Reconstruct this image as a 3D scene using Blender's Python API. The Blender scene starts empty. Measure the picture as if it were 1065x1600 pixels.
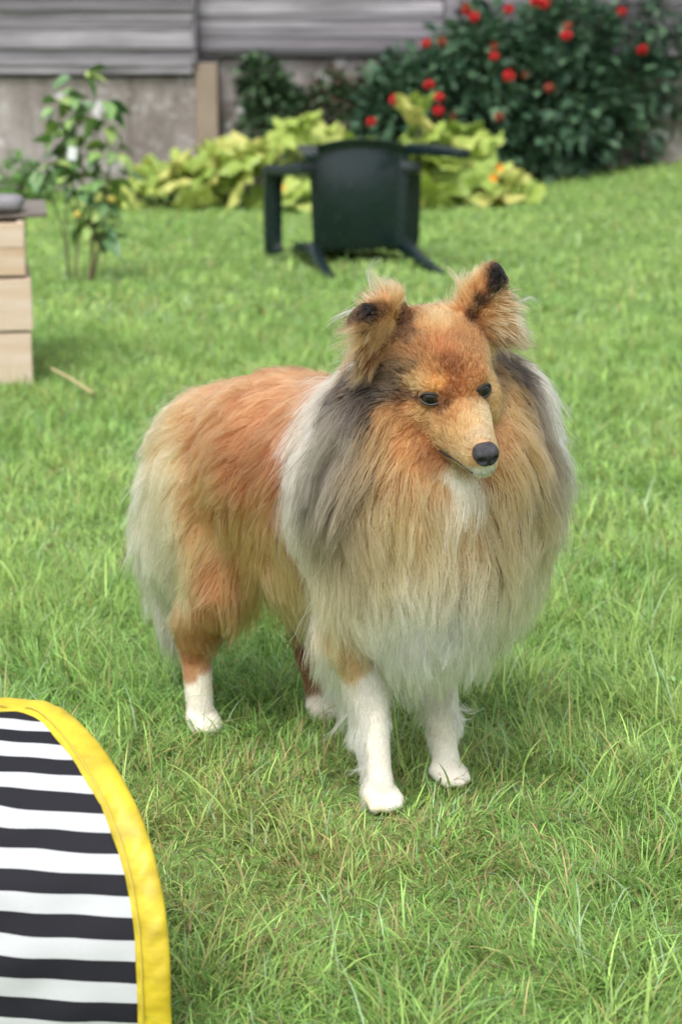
import bpy, bmesh, math, random
import numpy as np
from mathutils import Vector, Matrix, Quaternion
from mathutils.kdtree import KDTree
from mathutils.bvhtree import BVHTree

scene = bpy.context.scene
COL = scene.collection
R = math.radians
rng = np.random.default_rng(11)
random.seed(11)

# ------------------------------------------------------------------ camera
cam_data = bpy.data.cameras.new('camera')
cam = bpy.data.objects.new('camera', cam_data)
COL.objects.link(cam)
scene.camera = cam
CAM_H, PITCH = 0.90, R(13.8)
cam.location = (0, 0, CAM_H)
cam.rotation_euler = (R(90) - PITCH, 0, 0)
cam_data.sensor_fit = 'VERTICAL'
cam_data.sensor_height = 24.0
cam_data.lens = 24.0 * 3000.0 / 1600.0
cam_data.clip_start, cam_data.clip_end = 0.05, 300
cam_data.dof.use_dof = True
cam_data.dof.focus_distance = 2.17
cam_data.dof.aperture_fstop = 4.2

# ------------------------------------------------------------------ sky and sun (overcast)
world = bpy.data.worlds.new('World')
scene.world = world
world.use_nodes = True
wn = world.node_tree.nodes
wl = world.node_tree.links
wn.clear()
sky = wn.new('ShaderNodeTexSky')
sky.sky_type = 'NISHITA'
sky.sun_disc = False
SUN_EL, SUN_AZ = R(58), R(200)
sky.sun_elevation = SUN_EL
sky.sun_rotation = SUN_AZ
sky.air_density, sky.dust_density, sky.ozone_density = 1.0, 4.0, 1.0
grey = wn.new('ShaderNodeHueSaturation')
grey.inputs['Saturation'].default_value = 0.22
bg = wn.new('ShaderNodeBackground')
bg.inputs['Strength'].default_value = 0.15
wo = wn.new('ShaderNodeOutputWorld')
wl.new(sky.outputs[0], grey.inputs['Color'])
wl.new(grey.outputs[0], bg.inputs['Color'])
wl.new(bg.outputs[0], wo.inputs['Surface'])
sun_data = bpy.data.lights.new('sun', 'SUN')
sun_data.energy = 1.1
sun_data.angle = R(25)
sun_data.color = (1.0, 0.965, 0.92)
sun = bpy.data.objects.new('sun', sun_data)
COL.objects.link(sun)
sd = Vector((math.sin(SUN_AZ) * math.cos(SUN_EL), math.cos(SUN_AZ) * math.cos(SUN_EL), math.sin(SUN_EL)))
sun.rotation_euler = sd.to_track_quat('Z', 'Y').to_euler()

scene.view_settings.view_transform = 'Standard'
scene.view_settings.look = 'None'
scene.view_settings.gamma = 1.0
scene.view_settings.use_curve_mapping = False
scene.view_settings.exposure = 0.85
scene.render.engine = 'CYCLES'
scene.cycles.max_bounces = 8
scene.cycles.transmission_bounces = 6
scene.cycles.transparent_max_bounces = 8
scene.cycles.diffuse_bounces = 4
scene.cycles.glossy_bounces = 4
scene.cycles.sample_clamp_indirect = 6.0
scene.cycles.use_denoising = True
scene.cycles.use_adaptive_sampling = True
scene.cycles.adaptive_threshold = 0.03
scene.cycles_curves.shape = 'RIBBONS'

# ------------------------------------------------------------------ helpers
def lin(r, g, b):
    f = lambda c: (c / 255 / 12.92) if c / 255 <= 0.04045 else ((c / 255 + 0.055) / 1.055) ** 2.4
    return np.array([f(r), f(g), f(b)])

def put(name, data, parent=None, mat=None):
    o = bpy.data.objects.new(name, data)
    COL.objects.link(o)
    if parent is not None:
        o.parent = parent
    if mat is not None:
        data.materials.append(mat)
    return o

def empty(name, loc=(0, 0, 0), rz=0.0):
    o = bpy.data.objects.new(name, None)
    COL.objects.link(o)
    o.location = loc
    o.rotation_euler = (0, 0, rz)
    o.empty_display_size = 0.1
    return o

def tag(o, label, cat, group=None):
    o['label'] = label
    o['category'] = cat
    if group:
        o['group'] = group
    return o

def np_mesh(name, verts, faces, smooth=False):
    """faces: (n,k) int array, all of k corners"""
    me = bpy.data.meshes.new(name)
    verts = np.asarray(verts, dtype=np.float32)
    faces = np.asarray(faces, dtype=np.int32)
    n, k = faces.shape
    me.vertices.add(len(verts))
    me.vertices.foreach_set('co', verts.ravel())
    me.loops.add(n * k)
    me.loops.foreach_set('vertex_index', faces.ravel())
    me.polygons.add(n)
    me.polygons.foreach_set('loop_start', np.arange(n, dtype=np.int32) * k)
    me.polygons.foreach_set('loop_total', np.full(n, k, dtype=np.int32))
    me.update(calc_edges=True)
    if smooth:
        me.polygons.foreach_set('use_smooth', np.ones(n, dtype=bool))
    return me

def py_mesh(name, verts, faces, smooth=False):
    me = bpy.data.meshes.new(name)
    me.from_pydata([tuple(map(float, v)) for v in verts], [], [tuple(map(int, f)) for f in faces])
    me.update()
    if smooth:
        me.polygons.foreach_set('use_smooth', np.ones(len(me.polygons), dtype=bool))
    return me

def point_color(me, name, cols):
    a = me.attributes.new(name, 'FLOAT_COLOR', 'POINT')
    c = np.ones((len(cols), 4), dtype=np.float32)
    c[:, :3] = cols
    a.data.foreach_set('color', c.ravel())

def get_co(me):
    a = np.empty(len(me.vertices) * 3, dtype=np.float32)
    me.vertices.foreach_get('co', a)
    return a.reshape(-1, 3).astype(np.float64)

def smoothstep(a, b, x):
    t = np.clip((x - a) / (b - a), 0, 1)
    return t * t * (3 - 2 * t)

class Mat:
    def __init__(self, name):
        self.m = bpy.data.materials.new(name)
        self.m.use_nodes = True
        self.t = self.m.node_tree
        self.b = self.t.nodes['Principled BSDF']
        self.o = self.t.nodes['Material Output']
    def n(self, typ, **kw):
        nd = self.t.nodes.new(typ)
        for k, v in kw.items():
            if k in nd.inputs:
                nd.inputs[k].default_value = v
            else:
                setattr(nd, k, v)
        return nd
    def l(self, a, b):
        self.t.links.new(a, b)
    def coord(self, kind='Object'):
        return self.n('ShaderNodeTexCoord').outputs[kind]
    def scaled(self, sc, kind='Object'):
        mp = self.n('ShaderNodeMapping')
        mp.inputs['Scale'].default_value = sc
        self.l(self.coord(kind), mp.inputs['Vector'])
        return mp.outputs[0]
    def noise(self, vec, scale, detail=4, rough=0.55):
        nd = self.n('ShaderNodeTexNoise')
        nd.inputs['Scale'].default_value = scale
        nd.inputs['Detail'].default_value = detail
        nd.inputs['Roughness'].default_value = rough
        if vec is not None:
            self.l(vec, nd.inputs['Vector'])
        return nd.outputs['Fac']
    def ramp(self, fac, stops):
        nd = self.n('ShaderNodeValToRGB')
        e = nd.color_ramp.elements
        while len(e) < len(stops):
            e.new(0.5)
        for i, (p, c) in enumerate(stops):
            e[i].position = p
            e[i].color = (*c, 1) if len(c) == 3 else c
        self.l(fac, nd.inputs[0])
        return nd.outputs[0]
    def mix(self, fac, a, b, mode='MIX'):
        nd = self.n('ShaderNodeMix', data_type='RGBA', blend_type=mode)
        for sock, v in ((nd.inputs[0], fac), (nd.inputs[6], a), (nd.inputs[7], b)):
            if hasattr(v, 'links'):
                self.l(v, sock)
            elif isinstance(v, (int, float)):
                sock.default_value = v
            else:
                sock.default_value = (*v, 1)
        return nd.outputs[2]
    def bump(self, h, strength, dist):
        nd = self.n('ShaderNodeBump')
        nd.inputs['Strength'].default_value = strength
        nd.inputs['Distance'].default_value = dist
        self.l(h, nd.inputs['Height'])
        self.l(nd.outputs[0], self.b.inputs['Normal'])
    def color(self, c):
        if hasattr(c, 'links'):
            self.l(c, self.b.inputs['Base Color'])
        else:
            self.b.inputs['Base Color'].default_value = (*c, 1)
    def rough(self, v):
        if hasattr(v, 'links'):
            self.l(v, self.b.inputs['Roughness'])
        else:
            self.b.inputs['Roughness'].default_value = v
    def attr(self, name):
        return self.n('ShaderNodeAttribute', attribute_name=name).outputs['Color']
    def objrand(self):
        return self.n('ShaderNodeObjectInfo').outputs['Random']

def leafy(name, attr='col', trans=0.35, rough=0.5):
    """principled leaf mixed with light passing through the blade"""
    m = Mat(name)
    c = m.attr(attr)
    m.color(c)
    m.rough(rough)
    m.b.inputs['Specular IOR Level'].default_value = 0.35
    tr = m.n('ShaderNodeBsdfTranslucent')
    m.l(c, tr.inputs['Color'])
    mx = m.n('ShaderNodeMixShader')
    mx.inputs[0].default_value = trans
    m.l(m.b.outputs[0], mx.inputs[1])
    m.l(tr.outputs[0], mx.inputs[2])
    m.l(mx.outputs[0], m.o.inputs['Surface'])
    return m

def box_vf(x0, x1, y0, y1, z0, z1):
    v = [(x, y, z) for z in (z0, z1) for y in (y0, y1) for x in (x0, x1)]
    f = [(0, 2, 3, 1), (4, 5, 7, 6), (0, 1, 5, 4), (2, 6, 7, 3), (0, 4, 6, 2), (1, 3, 7, 5)]
    return v, f

def bevel_box(name, sx, sy, sz, bev=0.004, seg=2, jitter=0.0):
    bm = bmesh.new()
    v, f = box_vf(-sx / 2, sx / 2, -sy / 2, sy / 2, -sz / 2, sz / 2)
    vs = [bm.verts.new([c + random.uniform(-jitter, jitter) for c in p]) for p in v]
    for q in f:
        bm.faces.new([vs[i] for i in q])
    bmesh.ops.bevel(bm, geom=list(bm.edges), offset=bev, segments=seg, affect='EDGES', profile=0.6)
    me = bpy.data.meshes.new(name)
    bm.to_mesh(me)
    bm.free()
    return me

def tube(pts, rad, sides=8, flat=1.0):
    """swept tube; returns verts, quads"""
    pts = np.asarray(pts, float)
    rad = np.broadcast_to(np.asarray(rad, float), (len(pts),))
    tan = np.gradient(pts, axis=0)
    tan /= np.linalg.norm(tan, axis=1)[:, None] + 1e-9
    ref = np.array([0.0, 0, 1]) if abs(tan[:, 2]).max() < 0.9 else np.array([1.0, 0.3, 0])
    V = []
    for p, t, r in zip(pts, tan, rad):
        a = np.cross(t, ref); a /= np.linalg.norm(a) + 1e-9
        b = np.cross(t, a)
        for k in range(sides):
            th = 2 * math.pi * k / sides
            V.append(p + r * (math.cos(th) * a + flat * math.sin(th) * b))
    Fc = []
    n = len(pts)
    for i in range(n - 1):
        for k in range(sides):
            k2 = (k + 1) % sides
            Fc.append((i * sides + k, i * sides + k2, (i + 1) * sides + k2, (i + 1) * sides + k))
    return V, Fc

def catmull(pts, n):
    pts = np.asarray(pts, float)
    P = np.vstack([2 * pts[0] - pts[1], pts, 2 * pts[-1] - pts[-2]])
    out = []
    seg = len(pts) - 1
    for s in np.linspace(0, seg - 1e-9, n):
        i = int(s); t = s - i
        p0, p1, p2, p3 = P[i:i + 4]
        out.append(0.5 * ((2 * p1) + (-p0 + p2) * t + (2 * p0 - 5 * p1 + 4 * p2 - p3) * t * t + (-p0 + 3 * p1 - 3 * p2 + p3) * t ** 3))
    return np.array(out)

def ground_z(x, y):
    """lawn height: flat near the dog, rising to the right at the back"""
    x = np.asarray(x, float); y = np.asarray(y, float)
    z = 0.17 * smoothstep(7.5, 12.5, y) * smoothstep(-0.2, 2.6, x) + 0.12 * smoothstep(10, 16, y) * smoothstep(0.6, 3.5, x)
    z = z + 0.008 * np.sin(x * 2.3 + 1.0) * np.sin(y * 1.7 + 0.4) * smoothstep(2.6, 4.0, y)
    return z
# ------------------------------------------------------------------ ground
def kind(o, k):
    o['kind'] = k
    return o

xs = np.concatenate([np.linspace(-40, -6, 12), np.linspace(-5.5, 5.5, 90), np.linspace(6, 40, 12)])
ys = np.concatenate([np.linspace(-12, 0, 8), np.linspace(0.4, 17, 120), np.linspace(18, 60, 12)])
gx, gy = np.meshgrid(xs, ys)
gv = np.stack([gx, gy, ground_z(gx, gy)], -1).reshape(-1, 3)
nx, ny = len(xs), len(ys)
ii = (np.arange(ny - 1)[:, None] * nx + np.arange(nx - 1)[None]).ravel()
gm = Mat('lawn_soil')
c = gm.coord()
big = gm.noise(c, 1.6, 5)
fine = gm.noise(c, 60, 4)
cc_ = gm.mix(big, (0.10, 0.19, 0.04), (0.16, 0.27, 0.06))
cc_ = gm.mix(gm.ramp(fine, [(0.45, (0, 0, 0)), (0.7, (1, 1, 1))]), cc_, (0.11, 0.10, 0.045))
gm.color(cc_)
gm.rough(0.95)
gm.bump(fine, 0.6, 0.01)
lawn = kind(put('lawn', np_mesh('lawn', gv, np.stack([ii, ii + 1, ii + 1 + nx, ii + nx], 1), True), None, gm.m), 'structure')

# ------------------------------------------------------------------ grass blades
def wavy(x, y, s, seed):
    r = np.random.default_rng(seed)
    out = np.zeros_like(x)
    for k in range(7):
        a, ph, f = r.uniform(0, 6.28), r.uniform(0, 6.28), s * r.uniform(0.5, 1.9)
        out += np.sin((x * math.cos(a) + y * math.sin(a)) * f + ph + 1.3 * np.sin((x * math.sin(a) - y * math.cos(a)) * f * 0.7))
    return out / 7 ** 0.5 / 0.75

def scatter(n, y0, y1, spread=0.25, side=0.18):
    y = np.sqrt(rng.uniform(y0 ** 2, y1 ** 2, n))
    x = rng.uniform(-1, 1, n) * (spread * y + side)
    ok = ~((x < -0.14) & (y < 1.60))          # the striped panel stands here
    return x[ok], y[ok]

def blades(x, y, length, width, segs, lean, seed):
    n = len(x)
    patch = wavy(x, y, 5.0, seed)
    patch2 = wavy(x, y, 16.0, seed + 1)
    tuft = wavy(x, y, 45.0, seed + 2)
    az = 2.2 * patch + 1.6 * tuft + rng.normal(0, 1.15, n)
    ln = length * np.clip(rng.lognormal(-0.12, 0.38, n), 0.25, 2.2) * (1 + 0.28 * np.clip(patch2, -1.4, 1.6))
    worn = np.exp(-(((x - 0.02) / 0.30) ** 2 + ((y - 2.02) / 0.30) ** 2))         # trodden spot by the forepaws
    ln = ln * (1 - 0.42 * worn)
    th0 = np.clip(rng.normal(0.50, 0.32, n), 0, 1.35)
    bend = np.clip(rng.normal(lean, 0.45, n), 0.05, 2.2)
    wd = width * rng.uniform(0.6, 1.4, n)
    z0 = ground_z(x, y) - 0.004
    ca, sa = np.cos(az), np.sin(az)
    rows = []
    px_, pz = np.zeros(n), np.zeros(n)
    tw = rng.normal(0, 0.7, n)
    for k in range(segs + 1):
        t = k / segs
        if k:
            th = th0 + bend * ((k - 0.5) / segs)
            px_ = px_ + np.sin(th) * ln / segs
            pz = pz + np.cos(th) * ln / segs
        w = wd * (1 - 0.85 * t ** 1.6) * 0.5
        a2 = az + tw * t
        cx, cy = x + px_ * ca, y + px_ * sa
        sx, sy = -np.sin(a2) * w, np.cos(a2) * w
        if k < segs:
            rows.append(np.stack([cx - sx, cy - sy, z0 + pz], 1))
            rows.append(np.stack([cx + sx, cy + sy, z0 + pz], 1))
        else:
            rows.append(np.stack([cx, cy, z0 + pz], 1))
    nv = 2 * segs + 1
    V = np.stack(rows, 1)
    F = []
    for k in range(segs - 1):
        a = 2 * k
        F += [(a, a + 1, a + 3), (a, a + 3, a + 2)]
    F.append((2 * segs - 2, 2 * segs - 1, 2 * segs))
    F = (np.arange(n)[:, None, None] * nv + np.array(F)[None]).reshape(-1, 3)
    # colour of each blade
    base = np.array([[0.280, 0.490, 0.125]]); deep = np.array([[0.155, 0.340, 0.080]]); lime = np.array([[0.410, 0.580, 0.165]]); blue = np.array([[0.37, 0.53, 0.31]])
    straw = np.array([[0.46, 0.38, 0.17]])
    r = rng.random(n)[:, None]
    m = np.clip(0.5 + 0.28 * patch + 0.2 * patch2, 0, 1)[:, None]
    colr = base * (1 - m) + lime * m
    colr = np.where(r < 0.22, deep, colr)
    colr = np.where((r > 0.86) & (r < 0.93), blue, colr)
    pst = 0.04 + 0.045 * np.clip(wavy(x, y, 9.0, seed + 3), 0, 2)[:, None] + 0.36 * worn[:, None] + 0.10 * (np.exp(-(((x - 0.0) / 0.10) ** 2 + ((y - 1.98) / 0.07) ** 2)) + np.exp(-(((x + 0.12) / 0.18) ** 2 + ((y - 2.30) / 0.10) ** 2)))[:, None]
    colr = np.where(rng.random(n)[:, None] < pst, straw * rng.uniform(0.6, 1.1, (n, 1)), colr)
    colr = colr * np.exp(rng.normal(0, 0.22, (n, 1)))
    colr = np.repeat(colr[:, None], nv, 1)
    tt = np.repeat(np.arange(segs + 1) / segs, 2)[:nv]
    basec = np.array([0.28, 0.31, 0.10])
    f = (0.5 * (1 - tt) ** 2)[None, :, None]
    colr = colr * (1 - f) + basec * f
    return V.reshape(-1, 3), F, colr.reshape(-1, 3)

parts = []
x, y = scatter(150000, 1.15, 3.3); parts.append(blades(x, y, 0.036, 0.0019, 3, 1.0, 100))
x, y = scatter(42000, 1.15, 3.3); parts.append(blades(x, y, 0.062, 0.0024, 5, 1.25, 100))
x, y = scatter(165000, 3.3, 6.2, 0.34, 0.1); parts.append(blades(x, y, 0.037, 0.0036, 2, 0.9, 100))
x, y = scatter(240000, 6.2, 14.5, 0.33, 0.0); parts.append(blades(x, y, 0.030, 0.0080, 2, 0.8, 100))
off, Vs, Fs, Cs = 0, [], [], []
for v, f, cl in parts:
    Vs.append(v); Fs.append(f + off); Cs.append(cl); off += len(v)
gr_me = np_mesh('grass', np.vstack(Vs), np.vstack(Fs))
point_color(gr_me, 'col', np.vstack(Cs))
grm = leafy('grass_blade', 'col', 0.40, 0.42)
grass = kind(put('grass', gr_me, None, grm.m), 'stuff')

# ------------------------------------------------------------------ weathered wall
WY = 11.9
wall = empty('board_wall', (0, WY, 0))
tag(wall, 'weathered grey timber board wall on a concrete base behind the garden', 'wall')
cm_ = Mat('old_concrete')
c = cm_.coord()
n1 = cm_.noise(c, 2.2, 6, 0.65); n2 = cm_.noise(c, 14, 5, 0.7)
streak = cm_.noise(cm_.scaled((9, 9, 0.8)), 1.0, 5, 0.6)
col_ = cm_.mix(cm_.ramp(n1, [(0.3, (0, 0, 0)), (0.7, (1, 1, 1))]), (0.15, 0.125, 0.11), (0.38, 0.34, 0.33))
col_ = cm_.mix(cm_.ramp(n2, [(0.52, (0, 0, 0)), (0.66, (1, 1, 1))]), col_, (0.40, 0.385, 0.38))
col_ = cm_.mix(cm_.ramp(streak, [(0.48, (0, 0, 0)), (0.68, (1, 1, 1))]), col_, (0.155, 0.13, 0.115))
col_ = cm_.mix(cm_.ramp(cm_.noise(c, 5.0, 2), [(0.62, (0, 0, 0)), (0.67, (1, 1, 1))]), col_, (0.60, 0.59, 0.60))
cm_.color(col_); cm_.rough(0.95); cm_.bump(n2, 0.6, 0.02)
stain = Mat('stained_concrete')
c = stain.coord()
stain.color(stain.mix(stain.noise(c, 7, 5), (0.20, 0.15, 0.11), (0.33, 0.27, 0.21))); stain.rough(0.95)
def slab(name, x0, x1, y0, y1, z0, z1, mat, bev=0.01):
    me = bevel_box(name, x1 - x0, y1 - y0, z1 - z0, bev)
    o = put(name, me, wall, mat)
    o.location = ((x0 + x1) / 2, (y0 + y1) / 2, (z0 + z1) / 2)
    return o
slab('concrete_base', -6.0, -0.885, 0.0, 0.45, -0.3, 0.685, cm_.m)
slab('concrete_base', -0.883, -0.745, -0.012, 0.45, -0.3, 0.765, stain.m)
slab('concrete_base', -0.743, 6.5, 0.16, 0.45, -0.3, 0.79, cm_.m)
wd = Mat('weathered_board')
gc = wd.n('ShaderNodeTexCoord').outputs['Object']
rnd = wd.objrand()
mp = wd.n('ShaderNodeMapping'); mp.inputs['Scale'].default_value = (0.9, 20, 26)
add = wd.n('ShaderNodeVectorMath', operation='ADD')
cmb = wd.n('ShaderNodeCombineXYZ')
mul = wd.n('ShaderNodeMath', operation='MULTIPLY'); mul.inputs[1].default_value = 40
wd.l(rnd, mul.inputs[0]); wd.l(mul.outputs[0], cmb.inputs[0]); wd.l(mul.outputs[0], cmb.inputs[2])
wd.l(gc, add.inputs[0]); wd.l(cmb.outputs[0], add.inputs[1]); wd.l(add.outputs[0], mp.inputs['Vector'])
grain = wd.noise(mp.outputs[0], 1.6, 6, 0.7)
tone = wd.ramp(rnd, [(0.0, (0.17, 0.16, 0.18)), (0.5, (0.30, 0.285, 0.315)), (1.0, (0.50, 0.48, 0.51))])
wc = wd.mix(wd.ramp(grain, [(0.35, (0, 0, 0)), (0.7, (1, 1, 1))]), (0.085, 0.078, 0.085), tone)
wd.color(wc); wd.rough(0.85); wd.bump(grain, 0.5, 0.004)
r_ = random.Random(4)
def boards(x0, x1, y, z0, z1):
    z = z0
    while z < z1:
        h = r_.choice((0.04, 0.05, 0.06, 0.075)) * r_.uniform(0.9, 1.1)
        me = bevel_box('board', x1 - x0 - r_.uniform(0, 0.012), 0.026, h, 0.004, 1)
        o = put('board', me, wall, wd.m)
        o.location = ((x0 + x1) / 2, y + r_.uniform(-0.016, 0.016), z + h / 2)
        o.rotation_euler = (R(-9), R(r_.uniform(-0.12, 0.12)), 0)
        z += h - r_.uniform(0.002, 0.008)
boards(-6.0, -0.885, -0.03, 0.70, 2.5)
boards(-0.868, 0.62, 0.10, 0.81, 2.5)
boards(0.715, 6.5, 0.10, 0.81, 2.5)
o = slab('post', -0.8845, -0.8695, -0.05, 0.2, 0.768, 2.5, wd.m, 0.003)
o = slab('post', 0.625, 0.712, 0.06, 0.2, 0.80, 2.5, wd.m, 0.004)
# dark sheathing behind the boards closes the gaps
dk = Mat('old_sheathing'); dk.color((0.045, 0.04, 0.038)); dk.rough(0.95)
slab('sheathing', -5.98, -0.89, 0.04, 0.40, 0.687, 2.5, dk.m)
slab('sheathing', -0.865, 6.48, 0.17, 0.40, 0.792, 2.5, dk.m)

# ------------------------------------------------------------------ leaves
def leaf_mesh(name, outline, fold=0.25, droop=0.3):
    """outline: half outline [(t along, half width)], midrib folded and drooping; unit length"""
    V, Fc = [], []
    for t, w in outline:
        z = -droop * t * t
        V += [(t, -w, z + fold * w), (t, 0, z), (t, w, z + fold * w)]
    for i in range(len(outline) - 1):
        a = 3 * i
        Fc += [(a, a + 3, a + 4, a + 1), (a + 1, a + 4, a + 5, a + 2)]
    return V, Fc
OVATE = [(0, 0.01), (0.12, 0.16), (0.3, 0.27), (0.5, 0.29), (0.72, 0.20), (0.9, 0.08), (1.0, 0.01)]

def frame_from(d, upv):
    d = d / np.linalg.norm(d, axis=-1, keepdims=True)
    s = np.cross(upv, d); s = s / (np.linalg.norm(s, axis=-1, keepdims=True) + 1e-9)
    return np.stack([d, s, np.cross(d, s)], -1)

def foliage(name, pos, dirs, size, cols, outline=((0, 0.02), (0.35, 0.30), (0.7, 0.22), (1.0, 0.02)), fold=0.25, droop=0.35):
    LV, LF = leaf_mesh('l', outline, fold, droop)
    LV, LF = np.array(LV), np.array(LF)
    n = len(pos)
    up = np.array([0, 0, 1.0]) + rng.normal(0, 0.35, (n, 3))
    M = frame_from(dirs, up)
    V = np.einsum('nij,kj->nki', M, LV) * size[:, None, None] + pos[:, None]
    F = (np.arange(n)[:, None, None] * len(LV) + LF[None]).reshape(-1, 4)
    me = np_mesh(name, V.reshape(-1, 3), F)
    point_color(me, 'col', np.repeat(cols, len(LV), 0))
    return me

leaf_m = leafy('garden_leaf', 'col', 0.25, 0.45)
stem_m = Mat('green_stem'); stem_m.color((0.10, 0.12, 0.05)); stem_m.rough(0.7)
bark_m = Mat('brown_stem'); bark_m.color(bark_m.mix(bark_m.noise(bark_m.coord(), 60, 4), (0.09, 0.06, 0.04), (0.20, 0.14, 0.09))); bark_m.rough(0.85)

def bush(name, label, loc, blobs, nleaf, size, tones, cat='bush', group=None):
    """leafy shrub: clumps of leaves round branch ends"""
    root = empty(name, loc)
    tag(root, label, cat, group)
    P, D = [], []
    tot = sum(b[3] * b[4] * b[5] for b in blobs) ** 1.0
    for (cx, cy, cz, rx, ry, rz) in blobs:
        k = max(4, int(nleaf * rx * ry * rz / tot))
        nc = max(6, k // 9)
        u = rng.normal(0, 1, (nc, 3)); u /= np.linalg.norm(u, axis=1)[:, None]
        rr = rng.uniform(0.45, 1.05, nc) ** 0.6
        cen = u * rr[:, None]
        ci = rng.integers(0, nc, k)
        off_ = rng.normal(0, 1, (k, 3))
        d = cen[ci] * 0.9 + off_ * 0.6 + np.array([0, 0, 0.1])
        q = cen[ci] + off_ * 0.13
        P.append(q * np.array([rx, ry, rz]) + np.array([cx, cy, cz])); D.append(d)
    P, D = np.vstack(P), np.vstack(D)
    P[:, 2] = np.maximum(P[:, 2], 0.01)
    sz = size * rng.uniform(0.6, 1.3, len(P))
    tn = np.array(tones)
    cl = tn[rng.integers(0, len(tn), len(P))] * np.exp(rng.normal(0, 0.2, (len(P), 1)))
    kind(put('foliage', foliage('foliage', P, D, sz, cl), root, leaf_m.m), 'stuff')
    SV, SF, so = [], [], 0
    for (cx, cy, cz, rx, ry, rz) in blobs:
        for _ in range(5):
            e = np.array([cx + rng.uniform(-0.6, 0.6) * rx, cy + rng.uniform(-0.6, 0.6) * ry, cz + rng.uniform(0, 0.6) * rz])
            b = np.array([e[0] * 0.35, e[1] * 0.35, -0.02])
            tv, tf = tube(catmull([b, b * 0.5 + e * 0.5 + rng.normal(0, 0.03, 3), e], 6), np.linspace(0.010, 0.003, 6), 5)
            SV += list(tv); SF += [tuple(i + so for i in f) for f in tf]; so += len(tv)
    put('branches', py_mesh('branches', SV, SF, True), root, bark_m.m)
    return root

def px(u, v, y):
    """point of the garden at depth y, measured from the photograph's frame"""
    f_ = 3000.0
    d = Vector((0, math.cos(PITCH), -math.sin(PITCH))) + Vector((1, 0, 0)) * ((u - 532.5) / f_) - Vector((0, math.sin(PITCH), math.cos(PITCH))) * ((v - 800) / f_)
    return Vector((0, 0, CAM_H)) + d * (y / d.y)
# ------------------------------------------------------------------ dahlia hedge with red heads
GREENS = [(0.050, 0.110, 0.062), (0.080, 0.160, 0.085), (0.115, 0.205, 0.115), (0.036, 0.080, 0.050)]
def petal_ball(name, r=0.042):
    V, F = [], []
    for ring, (el, cnt, ln) in enumerate(((75, 6, 0.7), (48, 9, 0.9), (20, 11, 1.0), (-8, 11, 0.98), (-35, 9, 0.85))):
        for k in range(cnt):
            a = 2 * math.pi * (k + 0.5 * (ring % 2)) / cnt
            d = Vector((math.cos(R(el)) * math.cos(a), math.cos(R(el)) * math.sin(a), math.sin(R(el))))
            s = Vector((-math.sin(a), math.cos(a), 0)); w = r * 0.34
            up = d.cross(s)
            b = len(V)
            V += [d * r * 0.25 - s * w * 0.4, d * r * 0.25 + s * w * 0.4, d * r * 0.75 + s * w - up * r * 0.08, d * r * ln + up * r * 0.1, d * r * 0.75 - s * w - up * r * 0.08]
            F += [(b, b + 1, b + 2, b + 4), (b + 2, b + 3, b + 4)]
    return py_mesh(name, V, F)
red_m = Mat('red_petal')
red_m.color(red_m.mix(red_m.objrand(), (0.50, 0.012, 0.018), (0.62, 0.03, 0.025))); red_m.rough(0.55)
rust_m = Mat('faded_petal'); rust_m.color((0.30, 0.06, 0.03)); rust_m.rough(0.8)
FLOWER = petal_ball('flower', 0.035); FLOWER.materials.append(red_m.m)
FADED = petal_ball('faded', 0.034); FADED.materials.append(rust_m.m)
bush_specs = [
    ('red-flowered dahlia bush at the left end of the hedge, beside the squash leaves', 640, 11.45, 0.60, [(0, 0, .36, .30, .26, .36), (.05, .0, .62, .24, .22, .20)], 3000),
    ('red-flowered dahlia bush in the hedge directly behind the yellow squash leaves', 745, 11.60, 0.6, [(0, 0, .42, .34, .30, .42), (.0, 0, .75, .28, .25, .26)], 3600),
    ('tall red-flowered dahlia bush in the middle of the hedge', 860, 11.80, 0.6, [(0, 0, .42, .36, .34, .42), (.05, 0, .82, .30, .28, .26)], 3800),
    ('dark dahlia bush in the hedge, the last but one towards the right edge', 970, 12.2, 0.6, [(0, 0, .45, .40, .34, .45), (.05, 0, .90, .38, .28, .32)], 4400),
    ('dark dahlia bush cut by the right edge of the picture', 1075, 12.6, 0.6, [(0.05, 0, .48, .62, .36, .52), (0.05, 0, .98, .56, .30, .38)], 7000),
]
bushes = []
for lab, u, yy, _, blobs, nl in bush_specs:
    xx = (u - 532.5) / 3000 * math.hypot(yy, 0.5) * 1.0
    bushes.append(bush('dahlia_bush', lab, (xx, yy, float(ground_z(xx, yy))), blobs, nl, 0.075, GREENS, 'bush', 'dahlia hedge'))
heads = [(617, 155, 0), (685, 152, 0), (684, 173, 0), (670, 133, 0), (740, 26, 1), (771, 87, 1), (794, 118, 1), (848, 6, 2), (794, 14, 1), (884, 55, 2), (970, 19, 3), (1034, 55, 4), (728, 16, 1), (1010, 96, 4), (580, 191, 0), (950, 110, 3), (836, 2, 2), (666, 68, 1), (1003, 78, 3)]
faded = [(771, 72, 1), (778, 183, 1), (820, 117, 2), (857, 137, 2), (690, 66, 1), (886, 40, 2), (727, 12, 1), (708, 180, 1)]
for lst, me in ((heads, FLOWER), (faded, FADED)):
    for (u, v, b) in lst:
        br = bushes[b]
        p = px(u, v, br.location.y - 0.36)
        o = put('flower_head', me, br)
        o.location = p - br.location
        o.rotation_euler = (R(rng.uniform(30, 100)), 0, R(rng.uniform(-60, 60)))
        sc_ = rng.uniform(0.85, 1.15) if me is FLOWER else rng.uniform(0.6, 1.0)
        o.scale = (sc_,) * 3
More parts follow.
